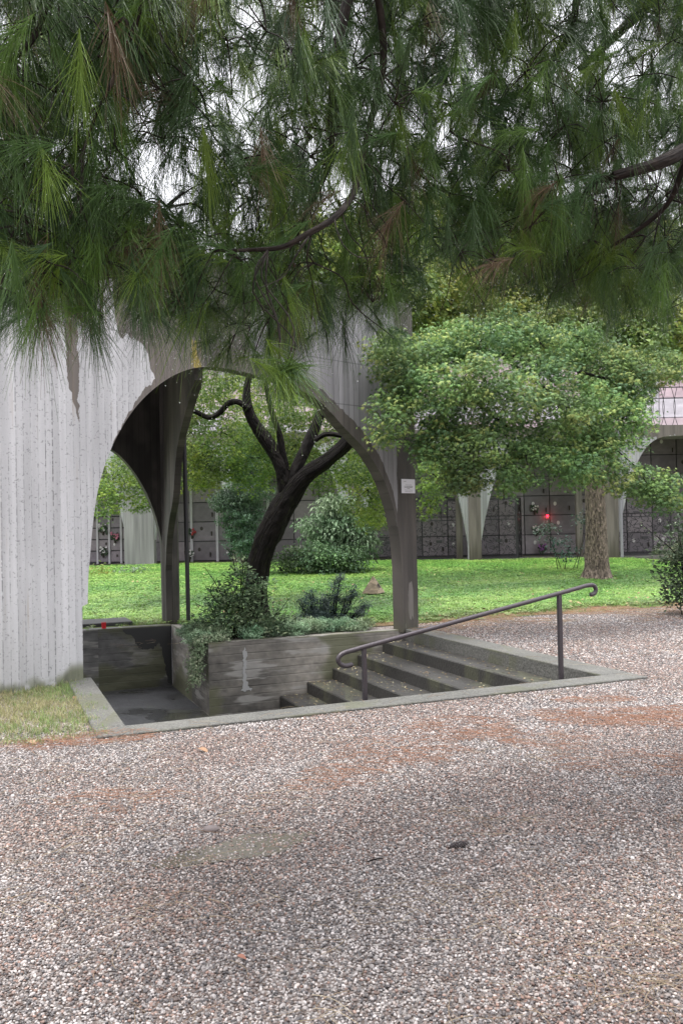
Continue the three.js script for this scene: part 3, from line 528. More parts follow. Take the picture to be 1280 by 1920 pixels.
const barkTex = tex(256, 512, (x, y) => mixc(mulc([0.105, 0.092, 0.085], 0.4 + 1.1 * fbm(x * 14, y * 9, 4)), [0.15, 0.16, 0.09], 0.6 * smooth(0.58, 0.75, fbm(x * 5 + 7, y * 6, 4))), true, [2, 1]);
const barkBump = tex(256, 512, (x, y) => fbm(x * 18, y * 8, 4), false, [2, 1]);
const mBark = new THREE.MeshPhysicalMaterial({ map: barkTex, bumpMap: barkBump, bumpScale: 0.035, roughness: 0.85, specularIntensity: 0.3, side: THREE.DoubleSide });

// ---------------------------------------------------------------- leaning maple behind the arch
const limbs = {"trunk":[[-1.44,-0.02,-14.6,0.222],[-1.48,0.4,-14.6,0.194],[-1.46,0.81,-14.6,0.187],[-1.31,1.31,-14.6,0.201],[-1.1,1.74,-14.6,0.208],[-0.89,2.12,-14.6,0.201]],"A":[[-0.91,2.07,-14.6,0.153],[-0.61,2.45,-14.53,0.139],[-0.24,2.69,-14.47,0.125],[0.1,2.98,-14.4,0.118],[0.35,3.34,-14.33,0.111],[0.62,3.78,-14.27,0.09],[0.89,4.21,-14.2,0.062]],"B":[[-0.92,2.17,-14.6,0.125],[-0.76,2.58,-14.68,0.111],[-0.57,2.99,-14.77,0.104],[-0.4,3.37,-14.85,0.09],[-0.28,3.73,-14.93,0.083],[-0.16,4.24,-15.02,0.069],[0.06,4.87,-15.1,0.049]],"Bs":[[-0.43,3.06,-14.6,0.042],[-0.25,3.16,-14.6,0.045],[-0.02,3.14,-14.6,0.042],[0.3,3.01,-14.6,0.031]],"C":[[-0.96,2.26,-14.6,0.132],[-1.04,2.69,-14.63,0.125],[-1.23,3.03,-14.66,0.118],[-1.44,3.35,-14.69,0.104],[-1.58,3.67,-14.71,0.09],[-1.59,3.99,-14.74,0.062],[-1.52,4.45,-14.77,0.045],[-1.61,5.02,-14.8,0.028]],"Cs":[[-1.54,3.62,-14.6,0.055],[-1.73,3.75,-14.62,0.052],[-1.89,3.74,-14.63,0.049],[-2.06,3.58,-14.65,0.049],[-2.24,3.5,-14.67,0.045],[-2.52,3.62,-14.68,0.038],[-2.82,3.62,-14.7,0.028]],"D":[[-0.94,2.58,-14.6,0.076],[-0.99,2.9,-14.6,0.062],[-1.03,3.17,-14.6,0.055],[-1.13,3.48,-14.6,0.049],[-1.2,3.75,-14.6,0.045],[-1.28,4.23,-14.6,0.031]]}, mass = [[0.94,3.8,-12.0,0.41,0.41],[0.69,3.06,-11.8,0.27,0.34],[1.37,2.74,-11.9,0.34,0.3],[1.28,4.04,-12.3,0.42,0.32],[1.74,4.33,-12.8,0.4,0.3],[2.09,4.14,-12.3,0.42,0.32],[2.64,4.46,-12.9,0.44,0.32],[2.97,4.15,-12.6,0.41,0.33],[3.57,4.3,-13.2,0.45,0.33],[4.08,4.0,-13.4,0.46,0.35],[4.57,3.73,-13.4,0.35,0.3],[1.3,3.39,-11.6,0.38,0.3],[1.74,3.24,-11.9,0.36,0.3],[1.91,3.51,-11.5,0.37,0.29],[2.38,3.31,-11.7,0.4,0.33],[2.94,3.61,-12.2,0.42,0.32],[3.08,3.1,-11.9,0.37,0.31],[3.71,3.25,-12.5,0.43,0.33],[4.2,3.84,-13.0,0.41,0.33],[1.46,2.82,-12.1,0.39,0.32],[1.83,2.6,-11.8,0.37,0.3],[2.31,2.78,-12.2,0.4,0.32],[2.56,2.4,-11.8,0.35,0.27],[3.06,2.69,-12.3,0.38,0.31],[3.27,2.33,-12.1,0.32,0.24],[3.72,2.76,-12.7,0.33,0.29],[1.76,2.21,-12.2,0.24,0.18],[2.37,2.15,-12.0,0.22,0.17],[1.03,3.44,-12.1,0.3,0.32],[3.72,2.51,-12.6,0.43,0.35],[4.23,3.0,-12.8,0.4,0.36],[4.8,3.94,-13.2,0.45,0.29],[5.33,3.99,-13.5,0.25,0.19],[4.27,3.47,-13.0,0.37,0.33],[1.81,2.28,-12.0,0.34,0.22],[4.39,2.14,-12.5,0.43,0.22],[4.77,1.97,-12.5,0.39,0.25],[0.63,3.99,-11.6,0.23,0.23]], windowBlobs = [[-2.51,4.26,-16.0,0.45,0.45],[-2.08,4.25,-17.0,0.53,0.43],[-2.29,3.35,-16.5,0.52,0.52],[-1.84,2.9,-17.5,0.55,0.66],[-2.28,2.9,-17.5,0.38,0.33],[-0.85,3.21,-17.5,0.6,0.66],[-0.2,2.72,-17.0,0.58,0.48],[0.52,2.16,-16.5,0.52,0.62],[0.62,2.84,-16.0,0.4,0.5],[-1.13,4.02,-17.0,0.37,0.43],[-1.35,4.48,-16.0,0.7,0.4],[0.04,3.85,-16.0,0.5,0.5],[-4.4,2.59,-17.0,0.43,0.53],[-4.59,2.21,-16.5,0.31,0.41],[-4.04,2.45,-17.5,0.38,0.44],[-2.64,2.77,-17.0,0.32,0.48],[-2.95,3.41,-17.0,0.32,0.64],[1.56,2.34,-14.6,0.32,0.41],[1.53,1.89,-14.8,0.17,0.2],[0.65,1.7,-17.5,0.33,0.2],[-0.39,4.51,-17.5,0.66,0.38],[-0.86,4.15,-18.0,0.67,0.51],[-1.77,3.72,-18.0,0.51,0.56],[-1.36,3.19,-18.5,0.58,0.52],[0.25,3.0,-18.0,0.56,0.56],[0.86,2.49,-17.0,0.43,0.64],[-2.85,2.73,-18.0,0.34,0.34],[-3.25,2.96,-18.0,0.45,0.56],[-3.04,4.16,-17.0,0.43,0.64],[-4.37,2.87,-18.0,0.51,0.45]], farBlobs = [[-0.93,8.41,-21.0,0.92,0.79],[-0.15,7.73,-21.0,1.05,0.79],[0.42,8.99,-22.0,1.1,0.82],[1.44,7.97,-21.0,1.05,0.79],[2.36,7.14,-20.0,1.0,0.62],[3.71,7.95,-22.0,1.24,0.82],[4.85,7.37,-21.0,1.18,0.72],[6.17,7.08,-21.0,1.18,0.72],[6.99,6.29,-20.0,1.0,0.62],[7.98,6.02,-20.0,0.75,0.75],[2.47,9.72,-23.0,1.29,0.86],[4.64,9.67,-23.0,1.44,0.86],[6.79,9.19,-23.0,1.44,0.86],[8.66,8.72,-23.0,1.29,1.01],[0.85,6.67,-20.0,0.88,0.56],[2.09,6.26,-20.0,1.0,0.5],[3.35,6.36,-20.0,1.12,0.5],[4.6,6.21,-20.0,1.12,0.5],[5.73,5.94,-20.0,1.0,0.5],[6.68,5.68,-19.5,0.85,0.43],[1.53,6.64,-19.0,0.71,0.59],[3.13,7.01,-21.0,1.18,0.66],[5.62,7.08,-22.0,1.24,0.69],[7.16,7.6,-22.0,1.24,0.69]];
{
  setSeed(101);
  const t = thing('maple_tree', 'dark leaning maple behind the arch, its leafy crown hanging past the notice pillar', 'tree', [-1.44, 0, -14.6]);
  const put = (n, g, m) => { const o = mesh(n, g, m, t); o.position.copy(t.position).negate(); return o; };
  const flare = limbs.trunk.slice(); flare.unshift([-1.42, -0.25, -14.6, 0.36]);
  put('trunk', limb([...flare.slice(0, -1), [-0.93, 2.06, -14.6, 0.2], ...limbs.A.slice(1)], 22, 12, 0.26), mBark);
  limbs.B[0][3] = 0.11; limbs.C[0][3] = 0.12; limbs.B.unshift([-0.98, 1.9, -14.6, 0.07]); limbs.C.unshift([-1.0, 1.85, -14.6, 0.08]);
  for (const k of ['B', 'C', 'D', 'Bs', 'Cs']) put('limb', limb(limbs[k], 14, 10, 0.22), mBark);
  // limbs that carry the hanging crown on the right
  const carry = [[[0.62, 3.78, -14.27, 0.11], [1.1, 4.35, -13.9, 0.085], [1.7, 4.35, -13.2, 0.06], [2.4, 4.1, -12.7, 0.04], [3.2, 3.9, -12.6, 0.025], [4.2, 3.7, -12.9, 0.015]], [[1.1, 4.35, -13.9, 0.07], [1.5, 4.0, -13.0, 0.045], [1.9, 3.4, -12.3, 0.03], [2.4, 2.9, -12.0, 0.015]], [[2.4, 4.1, -12.7, 0.035], [3.0, 3.5, -12.3, 0.022], [3.7, 2.9, -12.4, 0.014], [4.4, 2.3, -12.5, 0.008]], [[1.5, 4.0, -13.0, 0.035], [1.15, 3.7, -12.2, 0.02], [0.85, 3.3, -11.9, 0.01]]];
  for (const c of carry) put('limb', limb(c, 8, 6, 0.1), mBark);
  const tw = []; // fine twigs inside the crown
  for (const [x, y, z, rx] of [...mass, ...windowBlobs]) for (let k = 0; k < 3; k++) { const a = rr(0, 6.28), e = [x + Math.cos(a) * rx * 0.9, y + rr(-0.3, 0.15), z + Math.sin(a) * rx * 0.9]; tw.push(limb([[x, y + 0.12, z, 0.009], [mix(x, e[0], 0.5) + rr(-0.06, 0.06), y + rr(-0.05, 0.12), mix(z, e[2], 0.5), 0.006], [...e, 0.003]], 4, 3, 0, false)); }
  const tm = put('twigs', merge(tw), mBark); tm.userData.kind = 'stuff';
  const leaf = mapleLeaf(), gs = [0, 1, 2].map(() => cluster(leaf, 16, 0.039, 0.17, 0.07, 0.2, 1.3));
  const pal = [[0.11, 0.20, 0.06], [0.15, 0.26, 0.075], [0.085, 0.16, 0.055], [0.20, 0.31, 0.09], [0.29, 0.36, 0.11], [0.14, 0.24, 0.11]];
  const wrap = new THREE.Group(); wrap.name = 'crown'; wrap.position.copy(t.position).negate(); t.add(wrap);
  { const [m, c] = scatter(mass.map(b => [b[0], b[1], b[2], b[3] * 1.1, b[4] * 1.1]), 780, 1.0, pal); split('leaves', gs, leafMat(1, 1, 1, 0.28, 0.42), m, c, wrap); }
  const pal2 = [[0.14, 0.23, 0.045], [0.19, 0.29, 0.05], [0.11, 0.19, 0.045], [0.27, 0.35, 0.055], [0.10, 0.16, 0.05]];
  { const [m, c] = scatter(windowBlobs, 400, 1.1, pal2); split('leaves', gs, leafMat(1, 1, 1, 0.5, 0.5), m, c, wrap); }
}
{
  setSeed(202);
  const t = thing('broad_tree', 'thick scaly-barked tree standing on the lawn near the right edge', 'tree', [6.53, 0.15, -22]);
  const put = (n, g, m) => { const o = mesh(n, g, m, t); o.position.copy(t.position).negate(); return o; };
  const bt = tex(384, 768, (x, y) => { const wx = 0.06 * fbm(x * 9, y * 9, 3), k = 0.6 * fbm((x + wx) * 38, (y + wx) * 26, 4) + 0.4 * fbm(x * 14 + 3, y * 12, 3), p = fbm(x * 26 + 4, y * 30, 4); return mixc(mulc([0.50, 0.445, 0.395], 0.6 + 0.7 * p), [0.25, 0.215, 0.19], 0.75 * smooth(0.48, 0.66, k)); }, true, [0.55, 0.4]);
  const bb = tex(384, 768, (x, y) => 1 - smooth(0.42, 0.66, fbm(x * 34, y * 40, 3)), false, [0.55, 0.4]);
  const m = std({ map: bt, bumpMap: bb, bumpScale: 0.05, roughness: 0.95 });
  const pts = [[6.53,0.14,-22.0,0.405],[6.54,0.36,-22.0,0.323],[6.54,1.26,-22.0,0.266],[6.54,2.23,-22.0,0.253],[6.53,3.33,-22.0,0.228],[6.46,4.57,-22.0,0.202],[6.28,5.68,-22.0,0.164]]; pts.unshift([6.53, -0.1, -22, 0.66]);
  put('trunk', limb(pts, 24, 10, 0.09), m);
  const top = [6.3, 5.6, -22];
  for (const e of [[2, 8.6, -21.5], [4.5, 9.4, -23], [7, 9, -22.6], [8.4, 7.6, -21.5], [0.3, 8.2, -21.6], [5.5, 7.0, -20.6]]) put('limb', limb([[...top, 0.13], [mix(top[0], e[0], 0.45), mix(top[1], e[1], 0.6), mix(top[2], e[2], 0.4), 0.09], [...e, 0.03]], 8, 6, 0.1), m);
  const gs = [0, 1].map(() => cluster(ovalLeaf(0.45), 20, 0.065, 0.3, 0.1, -0.2, 1.0));
  const wrap = new THREE.Group(); wrap.name = 'crown'; wrap.position.copy(t.position).negate(); t.add(wrap);
  const [a, c] = scatter(farBlobs, 330, 1.15, [[0.17, 0.25, 0.06], [0.23, 0.30, 0.065], [0.13, 0.20, 0.06], [0.30, 0.34, 0.08]]); split('leaves', gs, leafMat(1, 1, 1, 0.45, 0.5), a, c, wrap);
}

// ---------------------------------------------------------------- shrubs and plants
function shrub(name, label, cat, pos, blobs, geos, dens, pal, mat, stems, group) {
  const t = thing(name, label, cat, pos, group);
  const bl = blobs.map(b => [b[0], b[1], b[2], b[3], b[4]]), [m, c] = scatter(bl, dens, 1, pal, 0.25);
  split('foliage', geos, mat, m, c, t);
  if (stems) { const l = []; for (const b of bl) for (let k = 0; k < stems; k++) { const a = rr(0, 6.28), r = rr(0.1, 0.8); l.push(limb([[rr(-0.08, 0.08) + b[0] * 0.4, -0.05, rr(-0.08, 0.08) + b[2] * 0.4, 0.009], [b[0] * 0.8 + rr(-0.04, 0.04), b[1] * 0.6, b[2] * 0.8, 0.007], [b[0] + Math.cos(a) * b[3] * r, b[1] + b[4] * rr(0.2, 0.8), b[2] + Math.sin(a) * b[3] * r, 0.003]], 4, 3, 0, false)); } mesh('stems', merge(l), mBark, t); }
  return t;
}
setSeed(303);
const oval = ovalLeaf(0.42), slim = ovalLeaf(0.22, 0.1);
const gBox = [0, 1].map(() => cluster(oval, 9, 0.031, 0.08, 0.06, -0.8, 0.6));
const gSprig = [0, 1].map(() => { // juniper sprig: short stiff blades all round
  const l = []; for (let k = 0; k < 44; k++) { const g = slim.clone(); g.applyMatrix4(M4(rr(-0.06, 0.06), rr(-0.02, 0.03), rr(-0.06, 0.06), rr(-1.3, 0.1), rr(0, 6.28), 0, 0.019 * rr(0.7, 1.3))); l.push(g); } return merge(l);
});
{ // glossy upright shrub with a few long shoots
  const p = W(2.32, 4.98);
  const t = shrub('box_shrub', 'dark glossy leafy shrub in the planter in front of the leaning trunk', 'shrub', [p[0], 0, p[2]], [[0, 0.28, 0, 0.30, 0.30], [-0.2, 0.2, 0.05, 0.26, 0.24], [0.26, 0.2, 0, 0.24, 0.22], [0.02, 0.62, 0, 0.17, 0.26], [0.2, 0.5, 0.02, 0.15, 0.2], [-0.16, 0.5, 0, 0.14, 0.18], [0.05, 0.88, 0, 0.08, 0.14], [0.30, 0.66, 0.03, 0.08, 0.1], [-0.3, 0.42, 0.03, 0.1, 0.12], [0.45, 0.15, 0.02, 0.16, 0.12], [-0.42, 0.12, 0.05, 0.18, 0.12]], gBox, 1500, [[0.09, 0.15, 0.07], [0.12, 0.19, 0.095], [0.07, 0.12, 0.06], [0.18, 0.25, 0.14]], leafMat(1, 1, 1, 0.2, 0.3), 3);
  const lf = [], st = [];
  for (const [a, b, c] of [[[-0.1, 0.4], [-0.24, 0.72], [-0.36, 0.92]], [[0.0, 0.8], [-0.03, 1.0], [-0.07, 1.15]], [[0.35, 0.2], [0.5, 0.35], [0.6, 0.5]], [[-0.2, 0.45], [-0.3, 0.62], [-0.22, 0.78]]]) {
    st.push(limb([[a[0], a[1], 0.05, 0.006], [b[0], b[1], 0.07, 0.005], [c[0], c[1], 0.06, 0.003]], 5, 4));
    for (let k = 0; k < 13; k++) { const q = k / 12, x = mix(a[0], c[0], q), y = mix(a[1], c[1], q), g = oval.clone(); g.applyMatrix4(M4(x, y, 0.06, rr(-0.7, 0.2), k * 2.4, 0, 0.03 * rr(0.8, 1.2))); lf.push(g); }
  }
  for (const g of st) mesh('shoot', g, mBark, t); mesh('shoot_leaves', merge(lf), leafMat(0.08, 0.13, 0.06, 0.2, 0.3), t);
  t.scale.set(1.25, 1.12, 1.1);
}
{
  const gp = [[0.24, 0.35, 0.22], [0.29, 0.40, 0.25], [0.19, 0.29, 0.17], [0.33, 0.43, 0.28]], gm = leafMat(1, 1, 1, 0.15, 0.6);
  let p = W(3.35, 4.82);
  shrub('creeping_juniper', 'grey-green creeping juniper mat spilling along the planter front', 'ground cover', [p[0], 0, p[2]], Array.from({ length: 15 }, (_, i) => { const u = -0.9 + i * 0.125, q = [u * AU[0] + rr(-0.1, 0.1) * AV[0], 0, -(u * AU[1]) - rr(-0.15, 0.22)]; return [q[0], 0.07 + rr(0, 0.07), q[2], 0.18, 0.11]; }), gSprig, 2300, gp, gm, 0);
  p = W(1.95, 5.35);
  shrub('creeping_juniper', 'grey-green creeping juniper at the planter corner beside the back pillar', 'ground cover', [p[0], 0, p[2]], [[-0.05, 0.1, 0.2, 0.26, 0.13], [0.1, 0.09, 0.38, 0.24, 0.12], [-0.02, 0.05, 0.5, 0.2, 0.12], [-0.2, 0.1, 0.05, 0.22, 0.12], [-0.15, 0.06, -0.15, 0.2, 0.09], [-0.25, 0.06, -0.45, 0.2, 0.08], [0.2, 0.06, 0.5, 0.18, 0.08], [0.1, 0.06, 0, 0.22, 0.09]], gSprig, 2300, gp, gm, 0);
  p = W(3.15, 5.35);
  shrub('low_shrub', 'low mid-green shrub between the glossy shrub and the blue-green juniper', 'shrub', [p[0], 0, p[2]], [[0, 0.12, 0, 0.3, 0.14], [0.35, 0.1, -0.1, 0.26, 0.13], [-0.3, 0.1, 0.05, 0.25, 0.12]], gBox, 1500, [[0.11, 0.16, 0.09], [0.14, 0.20, 0.12]], leafMat(1, 1, 1, 0.2, 0.5), 0);
  p = W(3.75, 5.15);
  const bj = shrub('upright_juniper', 'dark blue-green spiky juniper at the right of the planter', 'shrub', [p[0], 0, p[2]], [[-0.15, 0.15, 0, 0.24, 0.16], [0.0, 0.36, 0, 0.09, 0.14], [0.14, 0.5, 0, 0.07, 0.16], [-0.18, 0.42, 0.02, 0.06, 0.13], [0.26, 0.36, 0, 0.07, 0.12], [0.42, 0.24, 0.03, 0.1, 0.07], [0.05, 0.2, 0, 0.2, 0.12], [0.3, 0.12, 0, 0.16, 0.1], [0.2, 0.66, 0, 0.035, 0.1], [0.5, 0.3, 0, 0.05, 0.1], [-0.3, 0.3, 0, 0.05, 0.12], [0.36, 0.5, 0, 0.04, 0.12]], gSprig, 2400, [[0.06, 0.09, 0.08], [0.08, 0.115, 0.10], [0.05, 0.075, 0.07]], leafMat(1, 1, 1, 0.1, 0.6), 3);
  bj.scale.set(1.2, 1.12, 1.1);
  // ivy hanging over the planter corner
  p = W(1.74, 4.62);
  const iv = thing('trailing_ivy', 'pale variegated ivy trailing over the planter corner', 'ivy', [p[0], 0.02, p[2]]);
  const gIvy = [0, 1].map(() => cluster(mapleLeaf(0.1), 10, 0.022, 0.06, 0.03, 0.2, 1.4)), ms = [], cs = [], vs = [];
  for (let s = 0; s < 13; s++) {
    const u0 = rr(-0.06, 0.12), L = rr(0.3, 0.78), vv = rr(-0.1, 0.35);
    const q = [[u0 * AU[0] + 0.25 * AU[0], 0.05, -(u0 + 0.25) * AU[1] - vv, 0.004]];
    const o = [-0.04 * AU[0] + vv * AV[0] * 1.0, 0, 0.04 * AU[1] - vv * AV[1]];
    q.push([o[0], 0.05, o[2], 0.004], [o[0] - 0.05 * AU[0] + rr(-0.03, 0.03), -L * 0.5, o[2] + 0.03, 0.003], [o[0] - 0.05 * AU[0] + rr(-0.08, 0.03), -L, o[2] + 0.04, 0.002]);
    vs.push(limb(q, 4, 5, 0, false));
    for (let k = 0; k < 26; k++) { const t = k / 25 * 3, i = Math.min(2, Math.floor(t)), f = t - i; ms.push(M4(mix(q[i][0], q[i + 1][0], f) + rr(-0.05, 0.05), mix(q[i][1], q[i + 1][1], f) + rr(-0.03, 0.03), mix(q[i][2], q[i + 1][2], f) + rr(-0.04, 0.06), rr(0, 0.8), rr(0, 6.28), rr(-0.3, 0.3), rr(0.7, 1.2))); const c = pick([[0.24, 0.31, 0.18], [0.17, 0.24, 0.13], [0.36, 0.40, 0.26]]); cs.push(lin(...c)); }
  }
  split('leaves', gIvy, leafMat(1, 1, 1, 0.25, 0.5), ms, cs, iv); mesh('vines', merge(vs), mBark, iv);
}
{ // shrubs on the far lawn
  const gBig = [0, 1].map(() => cluster(ovalLeaf(0.3), 14, 0.075, 0.22, 0.1, 0.0, 1.1)), gMid = [0, 1].map(() => cluster(oval, 18, 0.045, 0.2, 0.1, -0.4, 0.9));
  const at = (x, d) => [x, lawnH(...toUV(x, d)), -d];
  shrub('hedge_shrub', 'round dark green shrub on the far lawn behind the leaning trunk', 'shrub', at(-0.55, 24), [[-0.7, 0.35, 0, 0.6, 0.45], [0, 0.4, 0.1, 0.7, 0.5], [0.75, 0.35, 0, 0.55, 0.45]], gMid, 520, [[0.09, 0.15, 0.065], [0.12, 0.19, 0.08], [0.07, 0.12, 0.06]], leafMat(1, 1, 1, 0.25, 0.5), 3);
  shrub('laurel_shrub', 'tall shrub with long pale green leaves above the round shrub', 'shrub', at(-0.25, 25), [[-0.3, 1.3, 0, 0.75, 0.5], [0.45, 1.25, 0.2, 0.65, 0.5], [0.1, 1.85, 0, 0.6, 0.4], [0, 0.7, 0, 0.8, 0.5], [0.8, 0.8, 0.2, 0.5, 0.5]], gBig, 380, [[0.13, 0.19, 0.10], [0.20, 0.26, 0.16], [0.09, 0.145, 0.075]], leafMat(1, 1, 1, 0.25, 0.4), 3);
  shrub('blue_conifer', 'bluish conifer on the far lawn left of the leaning trunk', 'conifer', at(-2.75, 23.4), [[0.1, 0.9, 0, 0.5, 0.5], [0, 1.6, 0, 0.6, 0.45], [0.2, 2.3, 0, 0.65, 0.5], [-0.35, 2.0, 0.1, 0.4, 0.35], [0.3, 3.1, 0, 0.6, 0.5], [0.3, 3.8, 0, 0.4, 0.45]], gSprig.map(g => { const c = g.clone(); c.scale(2.6, 2.6, 2.6); return c; }), 520, [[0.10, 0.17, 0.105], [0.135, 0.21, 0.135], [0.08, 0.13, 0.085]], leafMat(1, 1, 1, 0.15, 0.6), 3);
  shrub('yellow_plant', 'small yellow-green plant at the arcade foot beside the pale wall', 'plant', at(-6.9, 24.4), [[0, 0.16, 0, 0.28, 0.14], [0.2, 0.12, 0, 0.2, 0.12]], gMid, 150, [[0.24, 0.26, 0.05], [0.2, 0.22, 0.06]], leafMat(1, 1, 1, 0.3, 0.6), 0);
  shrub('silver_plant', 'small silvery plant next to the yellow-green plant', 'plant', at(-6.15, 24.4), [[0, 0.12, 0, 0.26, 0.11], [0.3, 0.1, 0, 0.2, 0.1]], gMid, 150, [[0.2, 0.24, 0.17], [0.16, 0.2, 0.13]], leafMat(1, 1, 1, 0.2, 0.6), 0);
  // leafy shrub at the right edge with pale sprays
  const rs = shrub('pale_leaf_shrub', 'loose shrub with small pale leaves at the right edge of the lawn', 'shrub', at(5.75, 14.2), [[0, 0.5, 0, 0.55, 0.45], [-0.15, 1.0, 0, 0.4, 0.4], [0.2, 1.5, 0, 0.4, 0.4], [-0.2, 0.35, 0.1, 0.3, 0.25], [0.3, 1.0, 0, 0.5, 0.5]], gBox.map(g => { const c = g.clone(); c.scale(1.5, 1.5, 1.5); return c; }), 520, [[0.07, 0.11, 0.06], [0.10, 0.15, 0.09], [0.055, 0.09, 0.05]], leafMat(1, 1, 1, 0.25, 0.4), 3);
  const lf = [], st = [];
  for (let k = 0; k < 9; k++) { const x = -0.1 + rr(-0.15, 0.35), h = rr(1.3, 2.1), lean = rr(-0.6, -0.1); const q = [[x * 0.3, 0.3, 0, 0.008], [x, h * 0.6, rr(-0.1, 0.2), 0.006], [x + lean, h, rr(-0.1, 0.3), 0.003]]; st.push(limb(q, 4, 5, 0, false)); for (let i = 0; i < 20; i++) { const t = 0.35 + 0.65 * i / 19, a = t < 0.5 ? 0 : 1, f = t < 0.5 ? t * 2 : t * 2 - 1, g = oval.clone(); g.applyMatrix4(M4(mix(q[a][0], q[a + 1][0], f), mix(q[a][1], q[a + 1][1], f), mix(q[a][2], q[a + 1][2], f), rr(-0.6, 0.5), i * 2.4, 0, 0.032 * rr(0.8, 1.3))); lf.push(g); } }
  for (const g of st) mesh('shoot', g, mBark, rs); mesh('shoot_leaves', merge(lf), leafMat(0.24, 0.29, 0.19, 0.3, 0.4), rs);
  shrub('ornamental_grass', 'feathery grey-green clump at the arcade foot near the right edge', 'plant', at(10.6, 27), [[0, 0.3, 0, 0.6, 0.3], [0.5, 0.45, 0, 0.6, 0.4]], gSprig.map(g => { const c = g.clone(); c.scale(3, 3, 3); return c; }), 90, [[0.14, 0.17, 0.09]], leafMat(1, 1, 1, 0.3, 0.6), 0);
  shrub('bluish_sapling', 'small bluish sapling behind the thick trunk', 'shrub', at(6.4, 24.5), [[-0.45, 1.2, 0, 0.3, 0.4], [0.6, 1.4, 0, 0.25, 0.3], [0, 0.6, 0, 0.4, 0.4]], gMid, 120, [[0.09, 0.14, 0.11]], leafMat(1, 1, 1, 0.2, 0.5), 2);
}
